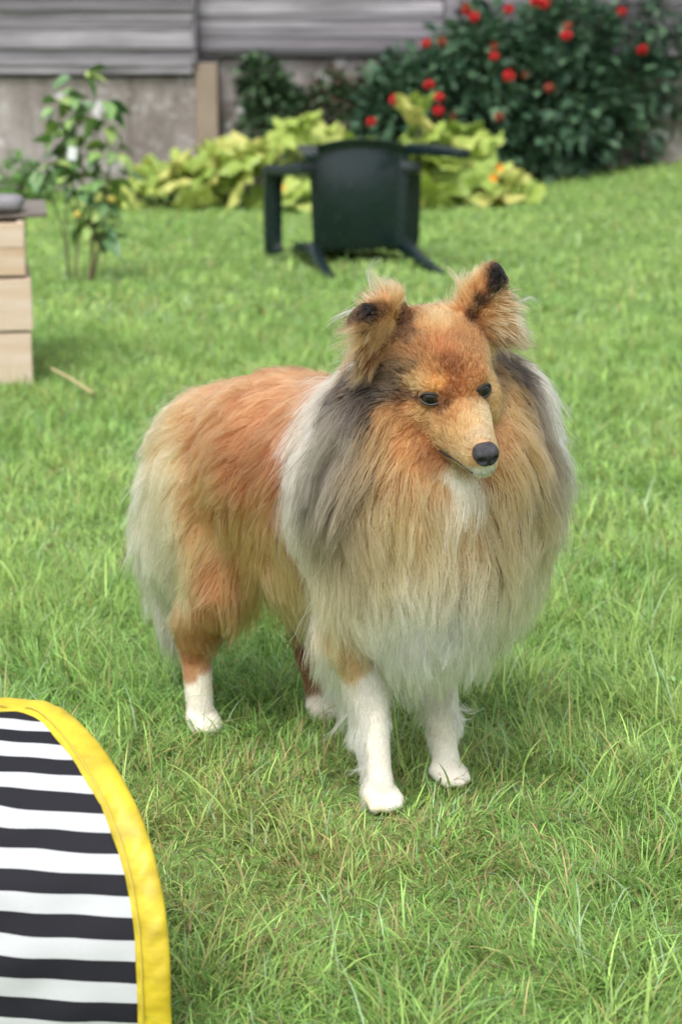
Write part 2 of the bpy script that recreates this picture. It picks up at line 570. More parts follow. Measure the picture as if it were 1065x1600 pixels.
# small dark shrubs against the wall
bush('wall_shrub', 'thin dark green shrub with tiny leaves against the concrete wall', (-0.42, 11.72, 0), [(0, 0, .45, .18, .12, .24), (-.06, 0, .64, .12, .10, .18), (.12, 0, .42, .16, .10, .18)], 2000, 0.058, [(0.05, 0.10, 0.045), (0.075, 0.14, 0.06), (0.035, 0.07, 0.035)])
bush('wall_shrub', 'low sparse shrub with reddish shoots between the wall shrub and the dahlias', (-0.02, 11.70, 0), [(0, 0, .42, .22, .12, .20), (.12, 0, .52, .16, .10, .18), (-.05, 0, .6, .1, .1, .12)], 1400, 0.055, [(0.06, 0.11, 0.05), (0.08, 0.14, 0.06), (0.10, 0.07, 0.05)])
bush('low_plant', 'low green plant at the foot of the wall behind the wooden crates', (-1.95, 11.2, 0), [(0, 0, .12, .22, .18, .13), (.2, 0, .08, .14, .12, .10)], 420, 0.06, [(0.10, 0.22, 0.05), (0.14, 0.28, 0.07)], 'plant')

# ------------------------------------------------------------------ squash plants
def squash_leaf(name, seed):
    r = np.random.default_rng(seed)
    n = 40
    V = [(0.0, 0, 0)]
    rings = (0.35, 0.7, 1.0)
    for q in rings:
        for k in range(n):
            a = 2 * math.pi * k / n
            lobe = 0.82 + 0.16 * math.cos(5 * a) + 0.05 * math.sin(11 * a + 1)
            notch = 1 - 0.75 * math.exp(-((a - math.pi) / 0.22) ** 2)
            rad = 0.5 * q * (1 + (lobe - 1) * q ** 2) * (1 - (1 - notch) * q)
            z = -0.10 * q * q + 0.06 * math.cos(5 * a) * q + 0.02 * math.sin(10 * a) * q + r.normal(0, 0.01)
            V.append((rad * math.cos(a), rad * math.sin(a), z))
    F = [(0, 1 + k, 1 + (k + 1) % n) for k in range(n)]
    me = bpy.data.meshes.new(name)
    for j in range(2):
        for k in range(n):
            a, b = 1 + j * n + k, 1 + j * n + (k + 1) % n
            F.append((a, a + n, b + n, b))
    me = py_mesh(name, V, F, True)
    return me
sqm = Mat('squash_leaf')
c = sqm.coord()
rd = sqm.objrand()
tone = sqm.ramp(rd, [(0.0, (0.22, 0.35, 0.05)), (0.4, (0.36, 0.46, 0.08)), (0.75, (0.48, 0.54, 0.14)), (1.0, (0.55, 0.52, 0.15))])
tone = sqm.mix(sqm.ramp(sqm.noise(c, 7, 4), [(0.45, (0, 0, 0)), (0.8, (0.7, 0.7, 0.7))]), tone, (0.56, 0.63, 0.25))
sqm.color(tone); sqm.rough(0.55)
tr = sqm.n('ShaderNodeBsdfTranslucent'); sqm.l(tone, tr.inputs['Color'])
mx = sqm.n('ShaderNodeMixShader'); mx.inputs[0].default_value = 0.3
sqm.l(sqm.b.outputs[0], mx.inputs[1]); sqm.l(tr.outputs[0], mx.inputs[2]); sqm.l(mx.outputs[0], sqm.o.inputs['Surface'])
SQ = [squash_leaf('leaf', s) for s in range(4)]
for m_ in SQ:
    m_.materials.append(sqm.m)
orange_m = Mat('squash_flower'); orange_m.color((0.75, 0.38, 0.05)); orange_m.rough(0.6)
def trumpet(name):
    V, F = [(0, 0, -0.03)], []
    n = 20
    for q, (r0, z) in enumerate(((0.012, -0.02), (0.022, 0.02), (0.05, 0.05))):
        for k in range(n):
            a = 2 * math.pi * k / n
            rr = r0 * (1 + (0.3 * math.cos(5 * a) if q == 2 else 0))
            V.append((rr * math.cos(a), rr * math.sin(a), z))
    F = [(0, 1 + k, 1 + (k + 1) % n) for k in range(n)]
    for q in range(2):
        for k in range(n):
            a, b = 1 + q * n + k, 1 + q * n + (k + 1) % n
            F.append((a, a + n, b + n, b))
    me = py_mesh(name, V, F, True); me.materials.append(orange_m.m)
    return me
TRUMP = trumpet('squash_flower')
def squash(label, loc, outline, count, flowers):
    root = empty('squash_plant', loc)
    tag(root, label, 'plant', 'squash plants along the wall')
    r = random.Random(len(label))
    SV, SF, so = [], [], 0
    for k in range(count):
        t = (k + r.random()) / count
        xx = np.interp(t, [0, 1], [outline[0][0], outline[-1][0]])
        top = np.interp(xx, [p[0] for p in outline], [p[1] for p in outline])
        f = r.random() ** 0.7
        z = max(0.05, top * f)
        yy = r.uniform(-0.28, 0.15) + 0.35 * (f - 0.5)
        o = put('leaf', SQ[r.randrange(4)], root)
        o.location = (xx, yy, z)
        o.rotation_euler = (R(r.gauss(28, 22)), R(r.gauss(0, 25)), r.uniform(0, 6.28) if r.random() < 0.4 else r.gauss(-1.5, 0.8))
        s = r.uniform(0.19, 0.33); o.scale = (s, s, s)
        b = np.array([xx * 0.85, yy * 0.5 + 0.05, -0.01])
        tv, tf = tube(catmull([b, (b + np.array([xx, yy, z])) / 2 + np.array([0, 0, 0.03]), (xx, yy, z - 0.003)], 5), 0.006, 5)
        SV += list(tv); SF += [tuple(i + so for i in q) for q in tf]; so += len(tv)
    put('stems', py_mesh('stems', SV, SF, True), root, stem_m.m)
    for (xx, yy, z) in flowers:
        o = put('squash_flower', TRUMP, root); o.location = (xx, yy, z); o.rotation_euler = (R(70), 0, r.uniform(-1, 1)); o.scale = (0.45,) * 3
squash('sprawling yellow-green squash plant left of the tipped chair, running to the sapling', (-0.55, 10.75, 0), [(-0.78, 0.07), (-0.5, 0.20), (-0.25, 0.30), (0.0, 0.33), (0.2, 0.40), (0.36, 0.52), (0.6, 0.42)], 74, [(0.22, -0.42, 0.14)])
squash('yellow-green squash plant with tall leaves right of and behind the tipped chair', (0.50, 10.7, 0), [(-0.45, 0.36), (-0.25, 0.44), (-0.1, 0.58), (0.05, 0.55), (0.2, 0.42), (0.30, 0.33), (0.42, 0.2), (0.52, 0.10)], 66, [(0.33, -0.4, 0.24), (0.31, -0.42, 0.19)])

# ------------------------------------------------------------------ young shrub on the lawn
sap = empty('young_shrub', (-1.0, 7.4, 0))
tag(sap, 'young leafy shrub with thin stems and yellow blooms behind the crates', 'shrub')
stems = [
    [(-0.045, 0, 0), (-0.05, 0, .25), (-0.035, .02, .5), (0.03, 0, .76)],
    [(-0.02, 0, 0), (-0.01, .03, .3), (-0.06, .03, .5), (-0.07, 0, .68)],
    [(0.035, 0, 0), (0.05, -.02, .16), (0.03, 0, .32), (0.0, 0, .62)],
    [(0.04, .02, 0), (0.075, 0, .14), (0.10, 0, .28), (0.13, 0, .48)],
    [(0.03, .02, 0), (0.06, .03, .2), (0.12, .03, .45), (0.09, .02, .66)],
    [(-0.05, .02, 0), (-0.07, .03, .2), (-0.13, .0, .38), (-0.12, .0, .44)],
]
LV, LF = leaf_mesh('leaf', OVATE, 0.3, 0.35)
sl = Mat('shrub_leaf')
tone = sl.ramp(sl.objrand(), [(0.0, (0.06, 0.13, 0.055)), (0.4, (0.12, 0.23, 0.08)), (0.75, (0.22, 0.35, 0.10)), (1.0, (0.34, 0.44, 0.13))])
sl.color(tone); sl.rough(0.45)
LEAF = py_mesh('leaf', LV, LF, True); LEAF.materials.append(sl.m)
rs = random.Random(9)
for si, st in enumerate(stems):
    cp = catmull(st, 14)
    tv, tf = tube(cp, np.linspace(0.0075 if si in (2, 3) else 0.0055, 0.002, 14), 6)
    put('stem', py_mesh('stem', tv, tf, True), sap, bark_m.m if si in (1, 2, 3) else stem_m.m)
    for k in range(34 if si < 5 else 12):
        t = rs.uniform(0.33, 1.0) ** 0.8
        p = cp[min(13, int(t * 13.99))]
        a = rs.uniform(0, 6.28)
        L_ = rs.uniform(0.04, 0.085)
        o = put('leaf', LEAF, sap)
        o.location = Vector(p) + Vector((math.cos(a), math.sin(a) * 0.8, rs.uniform(-0.2, 0.5))) * rs.uniform(0.005, 0.05)
        o.rotation_euler = (R(rs.uniform(-40, 40)), R(rs.uniform(-30, 50)), a)
        o.scale = (L_ * 1.3,) * 3
yel = Mat('yellow_petal'); yel.color((0.72, 0.60, 0.16)); yel.rough(0.6)
YB = petal_ball('yellow_bloom', 0.015); YB.materials.append(yel.m)
for p in ((0.072, -0.03, 0.245), (0.13, -0.03, 0.315), (0.0, -0.05, 0.26)):
    o = put('bloom', YB, sap); o.location = p; o.rotation_euler = (R(60), 0, 0)
tagm = Mat('white_tag'); tagm.color((0.8, 0.8, 0.82)); tagm.rough(0.5)
for p, s in (((-0.012, -0.04, 0.485), (0.034, 0.003, 0.05)),):
    me = bevel_box('tag', *s, 0.001, 1); o = put('plant_tag', me, sap, tagm.m); o.location = p; o.rotation_euler = (0.1, 0.12, 0.2)

# ------------------------------------------------------------------ tipped plastic chair
chm = Mat('green_plastic')
c = chm.coord()
chm.color(chm.mix(chm.ramp(chm.noise(c, 22, 4), [(0.62, (0, 0, 0)), (0.72, (1, 1, 1))]), chm.mix(chm.noise(c, 4, 3), (0.0035, 0.0120, 0.0130), (0.006, 0.018, 0.0190)), (0.024, 0.032, 0.034)))
chm.rough(chm.ramp(chm.noise(c, 9, 4), [(0.3, (0.20, 0.20, 0.20)), (0.7, (0.36, 0.36, 0.36))]))
chair = empty('garden_chair', (0.180, 7.50, 0))
tag(chair, 'dark green plastic garden chair tipped onto its back on the lawn', 'chair')
YAW = R(15); TILT = R(2.5)
CH = Matrix.Rotation(YAW, 4, 'Z') @ Matrix.Rotation(TILT, 4, 'X') @ Matrix(((-1, 0, 0, 0), (0, 0, 1, 0), (0, 1, 0, 0), (0, 0, 0, 1)))
low = CH @ Vector((0, -0.235, 0))
CHT = Matrix.Translation((0, 0, -low.z + 0.012)) @ CH
def chair_part(name, V, F, smooth=True):
    me = py_mesh(name, [CHT @ Vector(v) for v in V], F, smooth)
    o = put(name, me, chair, chm.m)
    b = o.modifiers.new('b', 'BEVEL'); b.width = 0.004; b.segments = 2; b.limit_method = 'ANGLE'
    return o
def shell(grid, thick):
    """grid[i][j] points -> closed thin shell"""
    ni, nj = len(grid), len(grid[0])
    G = np.array(grid, float)
    du = np.gradient(G, axis=0); dv = np.gradient(G, axis=1)
    nn = np.cross(du, dv); nn /= np.linalg.norm(nn, axis=2)[:, :, None] + 1e-9
    V = list(G.reshape(-1, 3)) + list((G - nn * thick).reshape(-1, 3))
    F = []
    o_ = ni * nj
    for i in range(ni - 1):
        for j in range(nj - 1):
            a = i * nj + j
            F.append((a, a + 1, a + nj + 1, a + nj)); F.append((o_ + a, o_ + a + nj, o_ + a + nj + 1, o_ + a + 1))
    for i in range(ni - 1):
        for j in (0, nj - 1):
            a = i * nj + j; q = (a, a + nj, o_ + a + nj, o_ + a); F.append(q if j == 0 else q[::-1])
    for j in range(nj - 1):
        for i in (0, ni - 1):
            a = i * nj + j; q = (a, o_ + a, o_ + a + 1, a + 1); F.append(q if i == 0 else q[::-1])
    return V, F
# seat: dished, rounded front edge, turned-down rim
grid = []
for i in range(13):
    t = i / 12
    row = []
    for j in range(13):
        s = j / 6 - 1
        hw = 0.190 + 0.022 * t
        front = 0.215 + 0.035 * (1 - s * s)
        yv = -0.20 + (front + 0.20) * t
        z = 0.425 + 0.015 * t - 0.034 * (1 - s * s) * math.sin(math.pi * min(1, t * 1.02))
        if i == 12: z -= 0.030
        if abs(s) > 0.99: z -= 0.026
        row.append((s * hw, yv, z))
    grid.append(row)
chair_part('seat', *shell(grid, 0.005))
# backrest
grid = []
for i in range(11):
    t = i / 10
    row = []
    for j in range(11):
        s = j / 5 - 1
        hw = 0.195 + 0.02 * math.sin(t * 2.2)
        top = 0.40 + 0.03 * (1 - s * s)
        row.append((s * hw, -0.20 - 0.07 * t - 0.02 * (1 - s * s) + 0.02, 0.43 + top * t))
    grid.append(row)
chair_part('backrest', *shell(grid, 0.006))
def bar(pts, w, d, n=14):
    p = catmull(pts, n)
    t = np.gradient(p, axis=0); t /= np.linalg.norm(t, axis=1)[:, None]
    V, F = [], []
    for k in range(n):
        a = np.cross(t[k], (0, 1, 0.35)); a /= np.linalg.norm(a); b = np.cross(t[k], a)
        ww = np.interp(k / (n - 1), [0, 1], w) / 2; dd_ = np.interp(k / (n - 1), [0, 1], d) / 2
        for (q, r) in ((-1, -1), (1, -1), (1, 1), (-1, 1)):
            V.append(p[k] + a * ww * q + b * dd_ * r)
    for k in range(n - 1):
        for q in range(4):
            F.append((4 * k + q, 4 * k + (q + 1) % 4, 4 * k + 4 + (q + 1) % 4, 4 * k + 4 + q))
    F += [(3, 2, 1, 0), tuple(4 * (n - 1) + q for q in range(4))]
    return V, F
for sg in (-1, 1):
    chair_part('leg', *bar([(sg * 0.305, 0.225, 0.0), (sg * 0.265, 0.220, 0.2), (sg * 0.225, 0.205, 0.42)], (0.054, 0.070), (0.034, 0.046)))
    chair_part('armrest', *bar([(sg * 0.214, 0.135, 0.40), (sg * 0.262, 0.112, 0.55), (sg * 0.292, 0.105, 0.650), (sg * 0.300, 0.085, 0.672), (sg * 0.300, -0.08, 0.674), (sg * 0.298, -0.20, 0.672), (sg * 0.290, -0.245, 0.668)], (0.082, 0.070), (0.044, 0.038), 40))
    chair_part('leg', *bar([(sg * 0.225, -0.245, 0.0), (sg * 0.212, -0.225, 0.2), (sg * 0.198, -0.19, 0.42), (sg * 0.200, -0.215, 0.60)], (0.036, 0.060), (0.034, 0.045)))

# ------------------------------------------------------------------ wooden crates at the left
wm = Mat('pale_pine')
c = wm.coord()
rd = wm.objrand()
gr_ = wm.noise(wm.scaled((3, 30, 30)), 1.5, 5, 0.6)
pc = wm.mix(wm.ramp(gr_, [(0.35, (0, 0, 0)), (0.7, (1, 1, 1))]), wm.ramp(rd, [(0, (0.44, 0.29, 0.18)), (1, (0.52, 0.39, 0.28))]), wm.ramp(rd, [(0, (0.54, 0.42, 0.31)), (1, (0.58, 0.48, 0.40))]))
vo = wm.n('ShaderNodeTexVoronoi'); vo.inputs['Scale'].default_value = 7
wm.l(c, vo.inputs['Vector'])
pc = wm.mix(wm.ramp(vo.outputs['Distance'], [(0.05, (1, 1, 1)), (0.10, (0, 0, 0))]), pc, (0.22, 0.13, 0.07))
wm.color(pc); wm.rough(0.7); wm.bump(gr_, 0.3, 0.002)
cratelab = ['lowest of the three stacked pale wooden crates at the left edge', 'middle one of the three stacked pale wooden crates at the left edge', 'topmost of the three stacked pale wooden crates at the left edge']
cx0, cy0 = -0.832, 5.09
z = 0.0
CR_YAW = R(9.5)
for k in range(3):
    hh = 0.145
    shift = (0.006, 0.012, -0.002)[k]
    cr = empty('wooden_crate', (cx0 + shift, cy0, z), CR_YAW + R((0, 0.6, -0.8)[k]))
    tag(cr, cratelab[k], 'crate', 'stacked wooden crates')
    W, Dp = 0.60, 0.40
    def plank(name, sx, sy, sz, lx, ly, lz):
        o = put(name, bevel_box(name, sx, sy, sz, 0.003, 2, 0.0008), cr, wm.m); o.location = (lx, ly, lz)
    hs = ((0.073, 0.064) if k == 2 else (0.137,))
    zz = 0.004
    for h in hs:
        plank('board', W, 0.018, h, -W / 2, 0.009, zz + h / 2)
        plank('board', W, 0.018, h, -W / 2, Dp - 0.009, zz + h / 2)
        plank('board', 0.018, Dp - 0.040, h, -0.010, Dp / 2, zz + h / 2)
        plank('board', 0.018, Dp - 0.040, h, -W + 0.010, Dp / 2, zz + h / 2)
        zz += h + 0.002
    for lx in (-0.034, -W + 0.034):
        for ly in (0.034, Dp - 0.034):
            plank('corner_post', 0.028, 0.028, 0.136, lx, ly, 0.072)
    plank('base', W - 0.045, Dp - 0.045, 0.01, -W / 2, Dp / 2, 0.010)
    z += hh
gm2 = Mat('grey_slate'); gm2.color(gm2.mix(gm2.noise(gm2.coord(), 18, 5), (0.12, 0.115, 0.125), (0.27, 0.26, 0.28))); gm2.rough(0.8)
tm = Mat('dark_tray'); tm.color(tm.mix(tm.noise(tm.coord(), 12, 4), (0.10, 0.085, 0.075), (0.22, 0.19, 0.16))); tm.rough(0.7)
o = put('cover_board', bevel_box('cover_board', 0.60, 0.40, 0.012, 0.003, 2, 0.001), None, tm.m)
o.location = (cx0 - 0.30 + 0.018, cy0 + 0.235, z + 0.009); o.rotation_euler = (R(0.6), R(-1.0), CR_YAW)
tag(o, 'thin dark weathered board lying on top of the crate stack', 'board')
bm = bmesh.new()
bmesh.ops.create_icosphere(bm, subdivisions=3, radius=1)
for v_ in bm.verts:
    q = v_.co
    q.x = math.copysign(abs(q.x) ** 0.45, q.x); q.y = math.copysign(abs(q.y) ** 0.5, q.y); q.z = math.copysign(abs(q.z) ** 0.6, q.z)
    v_.co = Vector((q.x * 0.115, q.y * 0.08, q.z * 0.022)) * (1 + 0.04 * math.sin(q.x * 7 + q.y * 5))
me = bpy.data.meshes.new('slab'); bm.to_mesh(me); bm.free()
me.polygons.foreach_set('use_smooth', np.ones(len(me.polygons), dtype=bool))
o = put('stone_slab', me, None, gm2.m); o.location = (cx0 - 0.135, cy0 + 0.12, z + 0.039); o.rotation_euler = (0, R(-1), 0.15)
tag(o, 'flat grey stone lying on the board on top of the crates', 'stone')

# dry stalk on the lawn
a_, b_ = px(82, 590, 5.12), px(146, 624, 4.86)
a_.z, b_.z = 0.040, 0.020
tv, tf = tube(catmull([a_, (a_ + b_) / 2 + Vector((0, 0, 0.003)), b_], 8), 0.0042, 7)
stm = Mat('dry_stalk'); stm.color((0.42, 0.36, 0.18)); stm.rough(0.7)
o = put('dry_stalk', py_mesh('dry_stalk', tv, tf, True), None, stm.m)
tag(o, 'dry straw-coloured stalk lying in the grass right of the crates', 'stalk')

# broad-leaved weeds in the lawn
wl_ = Mat('weed_leaf'); wl_.color(wl_.mix(wl_.objrand(), (0.20, 0.37, 0.10), (0.30, 0.46, 0.18))); wl_.rough(0.5)
WV, WF = leaf_mesh('leaf', OVATE, 0.25, 0.45)
WLEAF = py_mesh('leaf', WV, WF, True); WLEAF.materials.append(wl_.m)
for (u, v, n_, sz_, lab) in ((1030, 1078, 6, 0.026, 'small broad-leaved weed in the lawn at the right edge, level with the forelegs'),):
    p = px(u, v, 2.0); d = p - Vector((0, 0, CAM_H)); p = Vector((0, 0, CAM_H)) + d * (-CAM_H / d.z)
    wr = empty('weed', (p.x, p.y, 0.012)); tag(wr, lab, 'weed')
    for k in range(n_):
        o = put('leaf', WLEAF, wr); a = 6.28 * k / n_ + rs.uniform(-0.3, 0.3)
        o.rotation_euler = (R(rs.uniform(-15, 15)), R(-rs.uniform(10, 40)), a); q = sz_ * rs.uniform(0.8, 1.25); o.scale = (q, q * 1.25, q)
        o.location = (0, 0, rs.uniform(0.0, 0.012))

# ------------------------------------------------------------------ striped pop-up panel in the near corner
hoop = empty('striped_panel', (-0.355, 1.60, 0.0), R(-12))
tag(hoop, 'black and white striped fabric panel with a yellow padded rim in the near left corner', 'panel')
HA, HS = 0.187, 0.387
DD = [0, 0.004, 0.015, 0.03, 0.05, 0.075, 0.1, 0.13, 0.16, 0.2, 0.24, 0.28, 0.32, 0.387]
WW = [0, 0.055, 0.125, 0.19, 0.29, 0.41, 0.525, 0.65, 0.762, 0.875, 0.95, 0.99, 1.0, 1.0]
prof = [(0.0, 0.004)]
for k in range(300):
    q = (k + 0.5) / 300
    th = -0.05 + 1.65 * max(0.0, (q - 0.1) / 0.9)
    prof.append((prof[-1][0] + math.sin(th) * HS / 300, prof[-1][1] + math.cos(th) * HS / 300))
prof = np.array(prof)
def hoop_pt(x, d):
    """x across, d measured down the bowed cloth from its top"""
    q = np.clip((1 - d / HS), 0, 1) * 300
    yy, zz = np.interp(q, np.arange(301), prof[:, 0]), np.interp(q, np.arange(301), prof[:, 1])
    return Vector((x, yy - 0.014 * (1 - (x / HA) ** 2), zz))
NR, NT = 70, 40
V, F, SC = [], [], []
for i in range(NR + 1):
    d = HS * (i / NR) ** 1.3
    w_ = HA * np.interp(d, DD, WW)
    for k in range(NT + 1):
        x_ = w_ * (2 * k / NT - 1)
        p = hoop_pt(x_, d)
        p.y += (0.0020 * math.sin(d * 95 + x_ * 30) + 0.0016 * math.sin(x_ * 90 + d * 38)) * (1 - abs(2 * k / NT - 1) ** 3)
        V.append(p); SC.append((x_, d, 0))
for i in range(NR):
    for k in range(NT):
        a = i * (NT + 1) + k
        F.append((a, a + 1, a + NT + 2, a + NT + 1))
me = py_mesh('fabric', V, F, True)
at_ = me.attributes.new('st', 'FLOAT_VECTOR', 'POINT')
at_.data.foreach_set('vector', np.array(SC, dtype=np.float32).ravel())
fbm = Mat('striped_fabric')
st = fbm.n('ShaderNodeAttribute', attribute_name='st').outputs['Vector']
sep = fbm.n('ShaderNodeSeparateXYZ'); fbm.l(st, sep.inputs[0])
nz_ = fbm.noise(st, 9, 2)
m1 = fbm.n('ShaderNodeMath', operation='MULTIPLY_ADD'); m1.inputs[1].default_value = 0.006; fbm.l(nz_, m1.inputs[0]); fbm.l(sep.outputs[1], m1.inputs[2])
m2 = fbm.n('ShaderNodeMath', operation='MULTIPLY_ADD'); m2.inputs[1].default_value = 1 / 0.0385; m2.inputs[2].default_value = 20.45; fbm.l(m1.outputs[0], m2.inputs[0])
m3 = fbm.n('ShaderNodeMath', operation='FRACT'); fbm.l(m2.outputs[0], m3.inputs[0])
edge = fbm.ramp(m3.outputs[0], [(0.0, (0, 0, 0)), (0.012, (1, 1, 1)), (0.515, (1, 1, 1)), (0.53, (0, 0, 0))])
weave = fbm.noise(st, 900, 2)
fbm.color(fbm.mix(edge, fbm.mix(weave, (0.40, 0.415, 0.43), (0.47, 0.485, 0.50)), fbm.mix(weave, (0.010, 0.010, 0.014), (0.018, 0.018, 0.024))))
fbm.rough(0.75); fbm.b.inputs['Specular IOR Level'].default_value = 0.15
fbm.bump(fbm.noise(st, 40, 4), 0.25, 0.004)
put('fabric', me, hoop, fbm.m)
# padded yellow rim, gathered over its wire
NS = 18
tab = [(-np.interp(d, DD, WW), d) for d in np.linspace(HS, 0, 120) ** 1.0] + [(np.interp(d, DD, WW), d) for d in np.linspace(0, HS, 120)[1:]]
arch = np.array([hoop_pt(HA * a, b) for a, b in tab])
for _ in range(60):
    arch[1:-1] = (arch[:-2] + 2 * arch[1:-1] + arch[2:]) / 4
arch = catmull(arch[::3], 300)
# coordinates on the cloth for each point of the arch
tb_ = np.array([(HA * a, b) for a, b in tab])
pp_ = np.array([hoop_pt(a, b) for a, b in tb_])
tabs = [tuple(tb_[np.argmin(((pp_ - q) ** 2).sum(1))]) for q in arch]
tan = np.gradient(arch, axis=0); tan /= np.linalg.norm(tan, axis=1)[:, None]
arc = np.concatenate([[0], np.cumsum(np.linalg.norm(np.diff(arch, axis=0), axis=1))])
cen = np.array([0, 0.05, 0.12])
V, F = [], []
NP = len(arch)
for k in range(NP):
    t_ = Vector(tan[k])
    q = arch[k]
    xx_, d_k = tabs[k]
    e_ = 0.002
    sx_ = hoop_pt(xx_ + e_, d_k) - hoop_pt(xx_ - e_, d_k)
    sd_ = hoop_pt(xx_, min(HS, d_k + e_)) - hoop_pt(xx_, max(0, d_k - e_))
    nrm = sx_.cross(sd_).normalized()
    out_ = t_.cross(nrm)
    out_ = (out_ - t_ * out_.dot(t_)).normalized()
    if out_.dot(Vector(q) - Vector((0, 0.03, 0.10))) < 0:
        out_ = -out_
    nn = t_.cross(out_).normalized()
    S_ = arc[k]
    g = 1 + 0.05 * math.sin(S_ * 75 + 1.5 * math.sin(S_ * 21)) + 0.03 * math.sin(S_ * 150 + 2 * math.sin(S_ * 33))
    w_ = 0.0155 * (1 + 0.010 * math.sin(S_ * 60 + math.sin(S_ * 40)))
    for j in range(NS):
        a = 2 * math.pi * j / NS
        cc2, ss2 = math.cos(a), math.sin(a)
        thick = 0.0058 * (0.62 + 0.38 * smoothstep(-0.7, 0.2, cc2)) * g
        gath = 0.0008 * math.sin(S_ * 130 + 5 * math.sin(S_ * 27) + 2.6 * cc2) + 0.0004 * math.sin(S_ * 330 + 4 * cc2)
        V.append(Vector(q) + out_ * (0.006 + w_ * cc2) + nn * (thick * ss2 + gath * abs(ss2)))
for k in range(NP - 1):
    for j in range(NS):
        j2 = (j + 1) % NS
        F.append((k * NS + j, (k + 1) * NS + j, (k + 1) * NS + j2, k * NS + j2))
ym = Mat('yellow_nylon')
c = ym.coord()
ym.color(ym.mix(ym.ramp(ym.noise(ym.scaled((1, 1, 2.2)), 16, 4), [(0.35, (0, 0, 0)), (0.62, (1, 1, 1))]), (0.36, 0.265, 0.008), (0.58, 0.45, 0.022)))  # olive shading of the rim is painted into the yellow with stretched noise
ym.rough(0.5); ym.bump(ym.noise(c, 38, 3, 0.5), 0.35, 0.006)
put('rim', py_mesh('rim', V, F, True), hoop, ym.m)
sv = []
for k in range(2, NP - 2):
    t_ = Vector(tan[k]); xx_, d_k = tabs[k]
    sx_ = hoop_pt(xx_ + 0.002, d_k) - hoop_pt(xx_ - 0.002, d_k)
    sd_ = hoop_pt(xx_, min(HS, d_k + 0.002)) - hoop_pt(xx_, max(0, d_k - 0.002))
    nrm = sx_.cross(sd_).normalized()
    if nrm.y > 0:
        nrm = -nrm
    o_ = t_.cross(nrm).normalized()
    if o_.dot(Vector(arch[k]) - Vector((0, 0.03, 0.10))) < 0:
        o_ = -o_
    sv.append(Vector(arch[k]) - o_ * 0.0035 + nrm * (0.0053 + 0.0003 * math.sin(arc[k] * 900)))
sv = np.array(sv)
for _ in range(6):
    sv[1:-1] = (sv[:-2] + sv[1:-1] + sv[2:]) / 3
seam_m = Mat('stitching'); seam_m.color((0.50, 0.40, 0.06)); seam_m.rough(0.7)
tv, tf = tube(sv, 0.0008, 5)
put('seam', py_mesh('seam', tv, tf, True), hoop, seam_m.m)
# ------------------------------------------------------------------ the dog
DOG_YAW = math.atan2(-0.775, 0.632)
dog = empty('dog', (-0.015, 2.33, 0.0), DOG_YAW)
tag(dog, 'long-haired sable and white sheepdog with a thick mane standing on the lawn', 'dog')

# head frame inside the dog's own frame: x = towards the nose, y = its left, z = up
HE = np.array([0.249, -0.018, 0.516])                     # between the eyes
HM = np.array((Matrix.Rotation(R(-22), 3, 'Z') @ Matrix.Rotation(R(17), 3, 'Y') @ Matrix.Rotation(R(7), 3, 'X')))
def hd(x, y, z):
    return HE + HM @ np.array([x, y, z], float)

def ico(sub=3):
    bm = bmesh.new()
    bmesh.ops.create_icosphere(bm, subdivisions=sub, radius=1)
    v = np.array([q.co[:] for q in bm.verts]); f = np.array([[q.index for q in p.verts] for p in bm.faces])
    bm.free()
    return v, f
ICO_V, ICO_F = ico(3)

class Blob:
    def __init__(self):
        self.V, self.F, self.n = [], [], 0
    def ell(self, c, r, M=None):
        v = ICO_V * np.asarray(r)
        if M is not None:
            v = v @ np.asarray(M).T
        self.V.append(v + np.asarray(c)); self.F.append(ICO_F + self.n); self.n += len(v)
    def cap(self, a, b, ra, rb):
        a, b = np.asarray(a, float), np.asarray(b, float)
        k = max(2, int(np.linalg.norm(b - a) / (0.3 * min(ra, rb))) + 1)
        for t in np.linspace(0, 1, k):
            self.ell(a + (b - a) * t, [ra + (rb - ra) * t] * 3)
    def chain(self, pts):
        for (a, ra), (b, rb) in zip(pts[:-1], pts[1:]):
            self.cap(a, b, ra, rb)

def remesh(blob, voxel, smooth, name):
    me = np_mesh(name + '_raw', np.vstack(blob.V), np.vstack(blob.F))
    o = put(name + '_raw', me)
    m = o.modifiers.new('r', 'REMESH'); m.mode = 'VOXEL'; m.voxel_size = voxel
    s = o.modifiers.new('s', 'SMOOTH'); s.factor = 0.5; s.iterations = smooth
    dg = bpy.context.evaluated_depsgraph_get()
    res = bpy.data.meshes.new_from_object(o.evaluated_get(dg), depsgraph=dg)
    res.name = name
    bpy.data.objects.remove(o)
    bpy.data.meshes.remove(me)
    return res

B = Blob()
# coat volume of trunk
B.ell((0.05, 0, 0.372), (0.17, 0.118, 0.128))
B.ell((-0.08, 0, 0.376), (0.155, 0.117, 0.118))
B.ell((-0.205, 0, 0.352), (0.108, 0.116, 0.112))
B.ell((-0.02, 0, 0.28), (0.17, 0.085, 0.072))
# mane and chest
B.ell((0.150, 0.040, 0.388), (0.130, 0.172, 0.145))
B.ell((0.150, 0.046, 0.458), (0.098, 0.162, 0.100))
B.ell((0.175, 0.024, 0.315), (0.108, 0.142, 0.12))
B.ell((0.185, 0.008, 0.255), (0.078, 0.098, 0.09))
B.chain([((0.12, 0.01, 0.45), 0.095), ((0.165, 0.01, 0.525), 0.078)])
